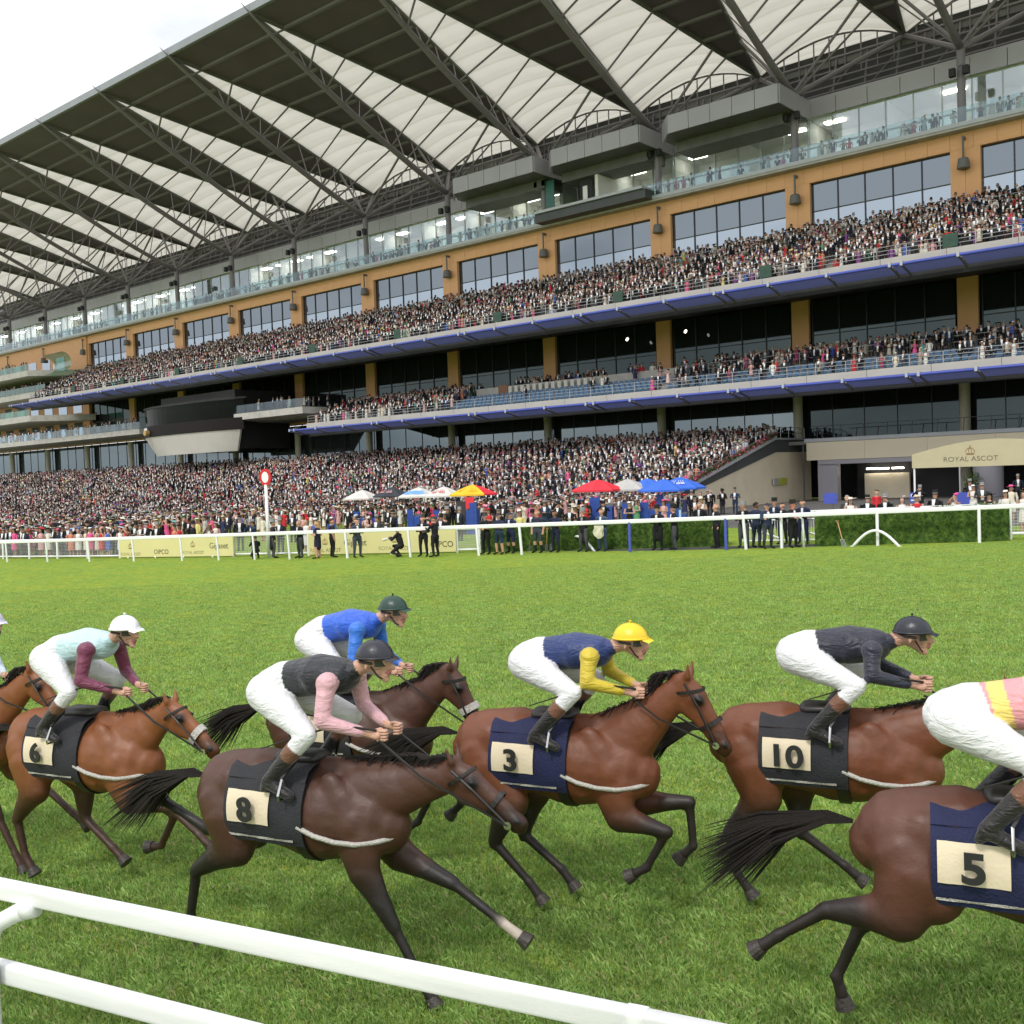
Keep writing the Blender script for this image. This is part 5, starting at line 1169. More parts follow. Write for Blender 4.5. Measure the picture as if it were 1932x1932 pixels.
ubox_ = MB().box(-.05, .05, -.004, .004, -.006, .006).build('slot_mark', STEELD, NR); ubox_.matrix_basis = WM[NR].inverted() @ Matrix.Translation(nr(3.82, 1.16, -.043)) @ Matrix.Rotation(math.atan2(dN.y, dN.x), 4, 'Z')
# fence line with sponsor boards -------------------------------
FN = empty('mesh_fence', place(-45, 1.6), 0, 'white framed mesh fence holding back the crowd behind the rail', 'fence')
BOARD = pmat('pale_yellow_board', (.68, .62, .30), .55, .03, 1)
INK = pmat('olive_lettering', (.10, .10, .06), .6); INK2 = pmat('faded_lettering', (.30, .28, .12), .6); GOLD = pmat('gold_print', (.34, .20, .06), .5)
MESHM = pmat('fence_mesh_wire', (.55, .56, .58), .4)
def u_to_x(u, off):
    lo, hi = -140, 10
    for _ in range(40):
        m_ = (lo+hi)/2; p = place(m_, off); lo, hi = (m_, hi) if cproj(p.x, p.y, p.z+.5)[0] < u else (lo, m_)
    return lo
OF = 1.9
def fpt(x, dz, off=OF): return place(x, off, dz)
fence_ranges = [(-40, 226), (440, 582), (862, 905)]
for ua, ub in fence_ranges:
    xa, xb = u_to_x(ua, OF), u_to_x(ub, OF); n = max(1, int(round((xb-xa)/2.6)))
    for i in range(n):
        a, b = xa+(xb-xa)*i/n, xa+(xb-xa)*(i+1)/n
        rod('fence_post', fpt(a, 0), fpt(a, 1.12), .07, RAILW, FN, 8)
        m = MB(); k = 24
        for j in range(k+1): x = a+(b-a)*j/k; m.tube(fpt(x, .16), fpt(x, 1.02), .006, n=3, caps=False)
        for z in np.linspace(.2, 1.0, 11): m.tube(fpt(a, z), fpt(b, z), .006, n=3, caps=False)
        m.build('mesh_panel', MESHM, FN)
        MB().tube(fpt(a, 1.08), fpt(b, 1.08), .055, n=8).build('top_bar', RAILW, FN, smooth=True); MB().tube(fpt(a, .14), fpt(b, .14), .045, n=8).build('bottom_bar', RAILW, FN, smooth=True)
    rod('fence_post', fpt(xb, 0), fpt(xb, 1.12), .07, RAILW, FN, 8)
def crown(mat, M, s, par):
    cr = bpy.data.objects.new('crown_emblem', None); link(cr, par, M)
    def add(m): 
        o = m.build('crown_line', mat, None); C.objects.unlink(o); C.objects.link(o); o.parent = cr; o.matrix_basis = Matrix.Identity(4); WM[o] = M
    add(MB().path([(x*s, (.0+.04*math.cos(x*2))*s, .004) for x in np.linspace(-.5, .5, 9)], .045*s, 4)); add(MB().path([(x*s, .14*s, .004) for x in np.linspace(-.5, .5, 5)], .03*s, 4))
    for c_ in (-1, -.33, .33, 1):
        add(MB().path([(c_*.48*s*(1-.0), .15*s, .004), (c_*.62*s, .5*s, .004), (c_*.3*s, .85*s, .004), (0, .95*s, .004)], .028*s, 4))
    add(MB().tube((0, .95*s, .0), (0, .95*s, .01), .09*s, n=10)); add(MB().path([(0, .98*s, .004), (0, 1.28*s, .004)], .03*s, 4)); add(MB().path([(-.1*s, 1.15*s, .004), (.1*s, 1.15*s, .004)], .03*s, 4))
def board(ua, ub, label, texts):
    xa, xb = u_to_x(ua, OF-.15), u_to_x(ub, OF-.15); a, b = place(xa, OF-.15), place(xb, OF-.15)
    o = empty('sponsor_board', (a+b)/2, 0, label, 'advertising board', 'pale yellow boards on the fence'); d = (b-a); L_ = d.length; d.normalize()
    n = max(1, round(L_/2.6)); up = Vector((0, 0, 1)); nrm = d.cross(up).normalized()
    z0, z1 = .07, 1.13
    vs = [a+up*z0, b+up*z0, b+up*z1, a+up*z1]; vs += [v-nrm*.04 for v in vs]
    MB().add(vs, [(0,1,2,3),(7,6,5,4),(0,4,5,1),(1,5,6,2),(2,6,7,3),(3,7,4,0)]).build('board_face', BOARD, o)
    for i in range(4): q = a+d*L_*(i+.3)/4; rod('board_foot', q, q+up*.1, .05, RAILW, o, 6)
    for (t, z, body, size, mt, cr) in texts:
        p = a+d*(L_*t)+nrm*.006+up*z
        Mx = Matrix.Translation(p) @ Matrix(((d.x, up.x, nrm.x, 0), (d.y, up.y, nrm.y, 0), (d.z, up.z, nrm.z, 0), (0, 0, 0, 1)))
        if body: text(body, mt, Mx, size, o, 'lettering', .003)
        if cr: crown(GOLD if cr == 1 else INK, Mx @ Matrix.Translation((0, cr if cr != 1 else .36, 0)), .26, o)
board(226, 440, 'pale yellow advertising board reading OIPCO, ROYAL ASCOT and Gigaset, left of the winning post', [(.10, .16, 'ROYAL ASCOT', .22, INK2, 1), (.38, .22, 'OIPCO', .34, INK, 0), (.66, .20, 'ROYAL ASCOT', .22, INK2, 1), (.88, .46, 'Gigaset', .42, INK, 0)])
board(582, 860, 'longer pale yellow advertising board with Gigaset and OIPCO, right of the winning post', [(.12, .18, 'ROYAL ASCOT', .26, INK2, 1), (.33, .46, 'Gigaset', .42, INK, 0), (.60, .20, 'ROYAL ASCOT', .26, INK2, 1), (.91, .30, 'OIPCO', .38, INK, 0)])
# right-hand fence pieces and gates
GT = empty('white_gate', ground_at(1500, 1030), 0, 'white barred gate between the officials and the right hedge', 'gate')
a, b = ground_at(1372, 1030), ground_at(1541, 1025); a += Vector((.3, .8, 0)); 
for t in np.linspace(0, 1, 30): p = a.lerp(b, t); rod('bar', p+Vector((0, 0, .15)), p+Vector((0, 0, 1.0)), .014, RAILW, GT, 6)
for z in (.15, 1.0): rod('rail', a+Vector((0, 0, z)), b+Vector((0, 0, z)), .035, RAILW, GT, 6)
rod('brace', a+Vector((0, 0, .8)), a.lerp(b, .5)+Vector((0, 0, .25)), .04, RAILW, GT, 6); rod('brace', a.lerp(b, .5)+Vector((0, 0, .85)), b+Vector((0, 0, .35)), .04, RAILW, GT, 6)
bend = ground_at(1500, 1033); MB().path([bend+Vector((-.25, 0, 1.28)), bend+Vector((.1, .05, 1.27)), bend+Vector((.3, .08, 1.1)), bend+Vector((.33, .08, 0))], .05, 8).build('bent_rail_end', RAILW, GT, smooth=True)
R2 = empty('crowd_rail', place(-14, 5), 0, 'low white rail the racegoers lean on beyond the right hedge', 'rail')
pts = [place(x, 4.6) for x in (-19, -15, -11, -7, -4)]
oval_rail([p+Vector((0, 0, 1.18)) for p in pts], .09, .12, 'top_rail', RAILW, R2)
for p in pts: rod('post', p, p+Vector((0, 0, 1.15)), .045, RAILW, R2, 6)
G2 = empty('mesh_gate', place(-9.6, .9), 0, 'white mesh gate at the right edge beyond the end of the hedge', 'gate')
xa = u_to_x(1906, 1.2)
for x0 in (xa, xa+1.6): rod('gate_post', place(x0, 1.2), place(x0, 1.2, 1.25), .07, RAILW, G2, 8)
m = MB()
for j in range(14): x = xa+j*.12; m.tube(place(x, 1.2, .2), place(x, 1.2, 1.15), .007, n=4, caps=False)
for z in np.linspace(.25, 1.15, 9): m.tube(place(xa, 1.2, z), place(xa+1.6, 1.2, z), .007, n=4, caps=False)
m.build('mesh_panel', MESHM, G2); rod('bottom_bar', place(xa, 1.2, .22), place(xa+1.6, 1.2, .22), .06, RAILW, G2, 8)
# hedges ------------------------------------------------------
HEDM = bpy.data.materials.new('hedge_leaves'); HEDM.use_nodes = True
_n = HEDM.node_tree.nodes; _l = HEDM.node_tree.links.new; _b = _n['Principled BSDF']; _b.inputs['Roughness'].default_value = .6; _b.inputs['Specular IOR Level'].default_value = .2
_g = _n.new('ShaderNodeObjectInfo'); _t = _n.new('ShaderNodeTexCoord'); _z = _n.new('ShaderNodeTexNoise'); _z.inputs['Scale'].default_value = 6; _z.inputs['Detail'].default_value = 8; _l(_t.outputs['Object'], _z.inputs[0])
_r = _n.new('ShaderNodeValToRGB'); _r.color_ramp.elements[0].position = .35; _r.color_ramp.elements[1].position = .68; _r.color_ramp.elements[0].color = (.03, .07, .012, 1); _r.color_ramp.elements[1].color = (.12, .21, .035, 1); _l(_z.outputs[0], _r.inputs[0]); _l(_r.outputs[0], _b.inputs['Base Color'])
def hedge(ua, ub, va, off, w_, h0, h1, label, topnew=True):
    xa, xb = u_to_x(ua, off), u_to_x(ub, off); o = empty('hedge', place((xa+xb)/2, off), 0, label, 'hedge', 'clipped hedges')
    core = MB()
    n = 24; P4 = []
    for i in range(n+1):
        x = xa+(xb-xa)*i/n; h = h0+(h1-h0)*i/n
        P4.append([place(x, off, -.05), place(x, off+.02, h-.05), place(x, off+w_, h-.05), place(x, off+w_, -.05)])
    vs = [p for q in P4 for p in q]; fs = [(i*4+k, i*4+(k+1) % 4, (i+1)*4+(k+1) % 4, (i+1)*4+k) for i in range(n) for k in range(4)]+[(0, 1, 2, 3), (n*4, n*4+1, n*4+2, n*4+3)]
    core.add(vs, fs).build('inner_growth', HEDM, o)
    V = []; F = []
    def leaf(p, nrm):
        s = random.uniform(.018, .038); a = Vector((random.gauss(0, 1), random.gauss(0, 1), random.gauss(0, 1))).normalized(); b_ = (a.cross(nrm+a*.2)).normalized()
        k = len(V); V.extend([p-a*s, p+b_*s*.5, p+a*s, p-b_*s*.5]); F.append((k, k+1, k+2, k+3))
    L_ = xb-xa; cnt = int(L_*2600)
    for _ in range(cnt):
        t = random.random(); x = xa+L_*t; h = h0+(h1-h0)*t; r_ = random.random()
        bul = .03*math.sin(x*5)+.02*math.sin(x*13)
        if r_ < .62: leaf(place(x, off-random.uniform(0, .06)-bul, random.uniform(.02, h)), Vector((0, -1, 0)))
        elif r_ < .95: leaf(place(x, off+random.uniform(0, w_), h+random.uniform(-.04, .05)+bul), Vector((0, 0, 1)))
        else: e = xa if random.random() < .5 else xb; leaf(place(e, off+random.uniform(0, w_), random.uniform(0, h)), Vector((1, 0, 0)))
    MB().add(V, F).mesh
    me = bpy.data.meshes.new('foliage'); me.from_pydata([tuple(v) for v in V], [], F); me.materials.append(HEDM); fo = bpy.data.objects.new('foliage', me); link(fo, o); fo['kind'] = 'stuff'
hedge(1538, 1905, 0, .55, 1.3, 1.12, 1.36, 'tall clipped dark green hedge standing right of the white gate')
hedge(905, 1366, 0, 1.9, 1.6, 1.12, 1.12, 'long clipped hedge behind the groundsmen, left of the white gate')
# dark path
pp = MB(); xs2 = np.linspace(u_to_x(1050, .5), u_to_x(1560, .5), 20); pp.add([place(x, .45 if x > -22.4 else .45+min(1.0, (-22.4-x)*.3), .006) for x in xs2]+[place(x, 1.75, .006) for x in xs2], [(i, i+1, 20+i+1, 20+i) for i in range(19)])
ph = pp.build('path', pmat('dark_asphalt_path', (.06, .06, .062), .9, .2, 4, .3, 40)); tag(ph, kind='structure')
# winning post -------------------------------------------------
WP = empty('winning_post', place(u_to_x(507, 1.3), 1.3), 0, 'tall white winning post topped by a red ring with white centre', 'winning post')
wp = WM[WP].translation; topv = Vector((wp.x-.02, wp.y, wp.z+3.55))
MB().tube(wp, topv, .085, .075, 12).build('pole', RAILW, WP, smooth=True)
REDP = pmat('red_paint', (.62, .02, .03), .4, .05, 3)
dv = Vector((.45, -.9, 0)).normalized(); sdv = Vector((0, 0, 1)).cross(dv)
def oval_ring(cn_, a_, b_, r): return [cn_+sdv*(a_*math.cos(t))+Vector((0, 0, b_*math.sin(t))) for t in np.linspace(0, 2*math.pi, 29)]
dc = topv+Vector((0, 0, .36))
m = MB(); rr1 = oval_ring(dc+dv*.04, .30, .42, 0)[:-1]; rr2 = oval_ring(dc-dv*.04, .30, .42, 0)[:-1]; m.add(rr1+rr2, [tuple(range(28)), tuple(range(28, 56))[::-1]]+[(i, (i+1) % 28, 28+(i+1) % 28, 28+i) for i in range(28)]); m.build('disc', REDP, WP)
m = MB(); rr1 = oval_ring(dc+dv*.05, .18, .27, 0)[:-1]; m.add(rr1, [tuple(range(28))]); rr2 = oval_ring(dc-dv*.05, .18, .27, 0)[:-1]; m.add(rr2, [tuple(range(28))[::-1]]); m.build('disc_centre', RAILW, WP)
# parasols and bookmakers' joints -------------------------------
def parasol(x, y, r, zr, zt, cols, label, logo=None, n=8):
    z0 = GZ(x, y); o = empty('parasol', (x, y, z0), 0, label, 'parasol', 'parasols over the betting stands')
    MB().tube((x, y, z0), (x, y, zt-.02), .025, n=8).build('pole', STAIN, o)
    for g_, mat in enumerate(cols):
        m = MB()
        for i in range(n):
            if len(cols) == 2 and (i in (3, 4, 5, 6)) != (g_ == 0): continue
            a0, a1 = 2*math.pi*(i+.5)/n, 2*math.pi*(i+1.5)/n
            def fn(u, v, a0=a0, a1=a1):
                a = a0+(a1-a0)*v; sc_ = math.cos((a1-a0)/2)/math.cos((v-.5)*(a1-a0)); rr = r*u*sc_; return Vector((x+rr*math.cos(a), y+rr*math.sin(a), zt-(zt-zr)*(u**1.25)-.05*u*math.sin(math.pi*v)))
            m.grid(fn, 6, 4)
            e0 = fn(1, 0); e1 = fn(1, 1); m.add([e0, e1, e1-Vector((0, 0, .10)), e0-Vector((0, 0, .10))], [(0, 1, 2, 3)])
        m.build('canopy', mat, o)
    m = MB(); m.tube((x, y, zt-.02), (x, y, zt+.09), .06, .02, 8); m.build('finial', STAIN, o)
    for i in range(n):
        a = 2*math.pi*(i+.5)/n; rod('rib', (x, y, zt-.06), (x+r*.97*math.cos(a), y+r*.97*math.sin(a), zr+.02), .012, STEELD, o, 5)
    if logo:
        body, mt, sz, az = logo; az = math.radians(az); rr = r*.66; c_ = Vector((x+rr*math.cos(az), y+rr*math.sin(az), zt-(zt-zr)*(.66**1.25)+.035)); out_ = Vector((math.cos(az), math.sin(az), 0)); sl = math.atan((zt-zr)/r*1.2)
        Xa = Vector((0, 0, 1)).cross(out_); Ya = (-out_*math.cos(sl)+Vector((0, 0, 1))*math.sin(sl)); Na = Xa.cross(Ya); Mx = Matrix.Translation(c_) @ Matrix(((Xa.x, Ya.x, Na.x, 0), (Xa.y, Ya.y, Na.y, 0), (Xa.z, Ya.z, Na.z, 0), (0, 0, 0, 1)))
        text(body, mt, Mx, sz, o, 'lettering', .004, bold=.004)
    return o
CV = lambda n_, c_: pmat(n_, c_, .7, .06, 4, .2, 30)
WHC, GRC, BKC, YLC, RDC, BLC = CV('white_canvas', (.62, .60, .57)), CV('grey_canvas', (.46, .45, .43)), CV('black_canvas', (.03, .035, .045)), CV('yellow_canvas', (.85, .48, .02)), CV('red_canvas', (.70, .03, .05)), CV('blue_canvas', (.04, .14, .62))
LBL = CV('light_blue_print', (.16, .36, .70)); WPR = CV('white_print', (.75, .75, .75)); RPR = CV('red_print', (.60, .05, .04))
def um(u, v, D):
    r_ = ray(u, v); t = D/r_[1]; return Vector((r_[0]*t, D, CAMH+r_[2]*t))
for (u, v, D, r, cols, lab, logo) in (
    (684, 940, 50.5, 1.45, (WHC,), 'plain white parasol, leftmost of the left row', None),
    (740, 935, 50, 1.45, (BKC,), 'black parasol with pink lettering, second in the left row', None),
    (790, 936, 50.5, 1.55, (WHC,), 'white parasol with a light blue band, third in the left row', None),
    (838, 935, 50, 1.45, (WHC,), 'off-white parasol with red lettering, left of the yellow and red one', None),
    (893, 932, 49, 1.65, (YLC, RDC), 'parasol half yellow and half red at the right of the left row', None),
    (1128, 924, 50, 1.62, (RDC,), 'bright red parasol at the left end of the right row', None),
    (1185, 923, 51.5, 1.5, (GRC,), 'grey parasol between the red one and the blue ones', None),
    (1222, 922, 52.5, 1.5, (BLC,), 'blue parasol directly right of the grey one', None),
    (1252, 924, 50.5, 1.5, (BLC,), 'blue parasol in the middle of the three blue ones', None),
    (1283, 920, 51.5, 1.5, (BLC,), 'blue parasol with white lettering, rightmost of all', ('BET FRED'[:0] or 'HE  TEAM'[:0], WPR, .2, -60))):
    p = um(u, v, D); o = parasol(p.x, p.y, r, p.z, p.z+.62, cols, lab)
    c_ = Vector((p.x, p.y, p.z+.62))
    if 'light blue band' in lab:
        m = MB()
        for k in range(8):
            def fn(a_, b_, k=k): a = 2*math.pi*(k+.5+b_)/8; sc_ = math.cos(math.pi/8)/math.cos((b_-.5)*math.pi/4); u_ = .45+.33*a_; rr = r*u_*sc_; return Vector((p.x+rr*math.cos(a), p.y+rr*math.sin(a), p.z+.62-.62*u_**1.25-.05*u_*math.sin(math.pi*b_)+.012))
            if k in (3, 4, 5, 6): m.grid(fn, 2, 4)
        m.build('printed_band', LBL, o)
    if 'pink lettering' in lab or 'red lettering' in lab or 'white lettering' in lab or 'half yellow' in lab:
        m = MB(); mt = {'pink': CV('pink_print', (.6, .35, .38)), 'red ': RPR, 'whit': WPR, 'half': RPR}[[k for k in ('pink', 'red ', 'whit', 'half') if (k+(' ' if k != 'red ' else '')).strip() and (k in lab)][0] if 'half' not in lab else 'half']
        for az0 in ((-105, -70) if 'half' not in lab else (-118, -62)):
            for j in range(6):
                a = math.radians(az0+j*4.6); a2 = a+.045; 
                def q(a_, uu): return Vector((p.x+r*uu*.95*math.cos(a_), p.y+r*uu*.95*math.sin(a_), p.z+.62-.62*(uu**1.25)+.03))
                m.add([q(a, .74), q(a2, .74), q(a2, .60), q(a, .60)], [(0, 1, 2, 3)])
                if j % 2: m.add([q(a, .55), q(a2, .55), q(a2, .45), q(a, .45)], [(0, 1, 2, 3)])
        m.build('lettering', YLC if ('half' in lab) else mt, o)
STB = pmat('royal_blue_cover', (.02, .06, .30), .6, .15, 3, .5, 9)
for n_, (u, v, D, w_, h_, dark, lab) in enumerate((
    (683, 985, 45.5, .8, 1.55, 0, 'leftmost, under the plain white parasol'), (708, 985, 46.2, .6, 1.45, 0, 'right of the leftmost stand'), (738, 985, 45.5, .75, 1.5, 1, 'with a dark lettered front under the black parasol'), (785, 985, 45.5, .85, 1.6, 0, 'under the blue banded parasol'), (833, 985, 45.8, .8, 1.5, 0, 'under the off-white parasol'), (885, 985, 45.5, 1.3, 2.0, 2, 'tall, under the yellow and red parasol'),
    (1137, 965, 48.5, 1.3, 1.9, 0, 'tall, under the red parasol'), (1192, 965, 49.5, .9, 1.5, 0, 'under the grey parasol'), (1228, 965, 49.5, 1.1, 1.5, 0, 'with a creased cover, beside the blue parasols'), (1255, 955, 50, .8, 1.9, 0, 'tall and narrow under the middle blue parasol'), (1287, 972, 48, .55, 1.2, 0, 'small with a pale blue side panel, rightmost'))):
    p = um(u, v, D); z0 = GZ(p.x, p.y); o = empty('betting_stand', (p.x, p.y, z0), .35, 'blue covered betting stand '+lab, 'betting stand', 'blue betting stands on the lawn')
    m = MB(); m.prism([(-w_/2, -.3), (w_/2, -.35), (w_/2-.03, .3), (-w_/2+.03, .33)], 'z', 0, h_*.72); m.build('stand_cover', STB, o, bevel=.02, local=True)
    MB().prism([(-w_/2-.02, -.34), (-w_/2+w_*.45, -.36), (-w_/2+w_*.45, -.30), (-w_/2-.02, -.29)], 'z', 0, h_).build('front_banner', CV('dark_banner', (.035, .03, .035)) if dark else STB, o, local=True)
    MB().box(w_*.0, w_/2, -.05, .35, h_*.72, h_*.80).build('tray', STEELD, o, local=True)
    if dark == 1:
        for j in range(4): MB().box(-w_/2+.06+.02*j, -w_/2+w_*.38-.03*(j % 2), -.368, -.362, .45+.24*j, .56+.24*j).build('lettering', WPR, o, local=True)
    if dark == 2: MB().box(-.1, .5, -.32, -.28, h_*.78, h_*1.12).build('red_sign', RDC, o, local=True); MB().box(.2, w_/2+.02, -.38, -.33, 0, h_*.95).build('front_banner', STB, o, local=True)
    if lab.startswith('small'): MB().box(-.10, .02, -.375, -.37, .3, 1.1).build('side_panel', CV('pale_blue_panel', (.35, .55, .75)), o, local=True)  # narrow pale blue strip on the front of the small stand
# name canopy over the entrance ----------------------------------
NC = empty('entrance_canopy', (-17.6, 62, 0), 0, 'arched cream entrance canopy with crown and the words ROYAL ASCOT', 'canopy')
CANM = pmat('cream_canopy_cloth', (.48, .43, .27), .7, .04, 1.5, .15, 8)
xa, xb, y0, zb = -21.15, -12.0, 62.0, 2.98
arc = [(xa+(xb-xa)*t, 3.8+.72*math.sin(math.pi*t)) for t in np.linspace(0, 1, 21)]
MB().prism([(xa, zb), (xb, zb)]+arc[::-1], 'y', y0, y0+.06).build('front_panel', CANM, NC)
m = MB(); m.add([(x, y0+.07, z-.01) for x, z in arc]+[(x, y0+9, z-.01) for x, z in arc], [(i, i+1, 22+i, 21+i) for i in range(20)]); m.build('roof_cloth', CANM, NC)
for x in (xa+.1, xb-.1):
    for y in (y0+.1, y0+8.8): rod('post', (x, y, 0), (x, y, 3.7), .06, RAILW, NC, 8)
Mx = Matrix.Translation((-17.85, y0-.012, 3.30)) @ Matrix.Rotation(math.radians(90), 4, 'X')
text('ROYAL ASCOT', INK, Mx, .40, NC, 'lettering', .004, 1.12, bold=-.006); crown(GOLD, Matrix.Translation((-17.85, y0-.012, 3.68)) @ Matrix.Rotation(math.radians(90), 4, 'X'), .42, NC)
NOT = empty('notice', (xa+.1, 61.9, 0), 0, 'small blue notice fixed to the left canopy post', 'sign'); box('notice_plate', xa-.12, xa+.3, 61.86, 61.88, .95, 1.55, BLUE, NOT); box('white_print', xa-.06, xa+.24, 61.85, 61.857, 1.3, 1.45, RAILW, NOT); box('white_print', xa-.06, xa+.24, 61.85, 61.857, 1.05, 1.12, RAILW, NOT)
for u, lab in ((1567, 'blue square sign on a dark pole left of the underpass'), (1815, 'blue square sign behind the racegoers under the canopy')):
    p = um(u, 941, 60); o = empty('direction_sign', (p.x, p.y, 0), 0, lab, 'sign'); rod('pole', (p.x+.1, p.y+.05, 0), (p.x+.1, p.y+.05, p.z+.3), .06, STEELD, o, 8)
    MB().prism([(p.x-.42, p.z-.3), (p.x+.42, p.z-.3), (p.x+.42, p.z+.25), (p.x+.3, p.z+.36), (p.x-.3, p.z+.36), (p.x-.42, p.z+.25)], 'y', p.y-.03, p.y).build('sign_plate', BLUE, o)
EX = empty('exit_sign', (-40.9, 84, 2), 0, 'small yellow and green wall sign on the beige stair wall', 'sign'); p0 = Vector((-41.0, 86.5, 2.05)); box('sign_box', -40.99, -40.9, 85.3, 87.2, 1.75, 2.35, pmat('yellow_sign', (.45, .50, .08), .4), EX); box('sign_band', -40.99, -40.88, 84.5, 85.29, 1.75, 2.35, CLAD, EX)
# flowers along the coping ----------------------------------------
FL = empty('flower_trough', (-41.1, 76, 3), 0, 'trough of pink flowers running up the sloping stair wall', 'flower trough')
m = MB(); m.prism([(66.6, 1.25), (84.9, 5.85), (84.9, 6.15), (66.6, 1.55)], 'x', -41.0, -40.7); m.build('trough', FASC, FL)
PINK = pmat('pink_petals', (.72, .10, .25), .6, .3, 9); LEAFM = pmat('trough_leaves', (.05, .12, .03), .6, .3, 9)
for nm, mt, cnt, sz in (('leaves', LEAFM, 2600, .09), ('blossoms', PINK, 1500, .085)):
    V = []; F = []
    for _ in range(cnt):
        t = random.random(); y = 66.8+18*t; z = 1.55+4.6*t+.0; 
        if nm == 'blossoms' and math.sin(y*4.1)+math.sin(y*1.7) < -.9: continue
        p = Vector((-40.85+random.gauss(0, .13), y, z+abs(random.gauss(.06, .14)))); a = Vector([random.gauss(0, 1) for _ in range(3)]).normalized(); b_ = a.cross(Vector((.3, .5, .8))).normalized(); k = len(V); V.extend([p-a*sz, p+b_*sz*.7, p+a*sz, p-b_*sz*.7]); F.append((k, k+1, k+2, k+3))
    o = bpy.data.objects.new(nm, MB().add(V, F).mesh(nm, mt)); link(o, FL); o['kind'] = 'stuff'
# spades and forks leaning on the hedge ---------------------------
WOODM = pmat('ash_handle', (.50, .30, .14), .5, .15, 6, stretch=(1, 1, 8))
for u, v, lean, lab in ((997, 1040, -.12, 'spade leaning on the hedge, left of the man in shorts and boots'), (1031, 1040, .03, 'spade just right of the man in shorts and boots'), (1040, 1040, .02, 'garden fork beside the spade, left of the man in black'), (1593, 1032, .28, 'wooden handled fork leaning on the tall hedge at right')):
    p = ground_at(u, v); o = empty('spade' if 'spade' in lab[:7] else 'garden_fork', p, 0, lab, 'garden tool', None); p = Vector(p); q = p+Vector((-lean if u < 1100 else -.32, .15, 1.0))
    rod('shaft', p.lerp(q, .28), p.lerp(q, .93), .02, WOODM, o, 8); d = (q-p).normalized()
    MB().path([q-Vector((.0, 0, .07)), q+Vector((-.07, 0, 0)), q+Vector((.07, 0, 0)), q-Vector((0, 0, .07))], .016, 6).build('handle', WOODM, o)
    if o.name.startswith('spade'): e = p.lerp(q, .30); MB().add([e+Vector((-.09, -.01, 0)), e+Vector((.09, -.01, 0)), p+Vector((.08, 0, 0)), p+Vector((0, 0, -.02)), p+Vector((-.08, 0, 0)), e+Vector((-.09, .01, 0)), e+Vector((.09, .01, 0)), p+Vector((.08, .015, 0)), p+Vector((0, .015, -.02)), p+Vector((-.08, .015, 0))], [(0, 1, 2, 3, 4), (9, 8, 7, 6, 5), (0, 5, 6, 1), (1, 6, 7, 2), (0, 4, 9, 5), (2, 7, 8, 3), (3, 8, 9, 4)]).build('blade', STEELD, o)
    else:
        for k in (-1.5, -.5, .5, 1.5): rod('tine', p.lerp(q, .28)+Vector((k*.05, 0, 0)), p+Vector((k*.05, 0, 0)), .01, STAIN, o, 5)
        rod('crossbar', p.lerp(q, .28)+Vector((-.08, 0, 0)), p.lerp(q, .28)+Vector((.08, 0, 0)), .014, STAIN, o, 5)
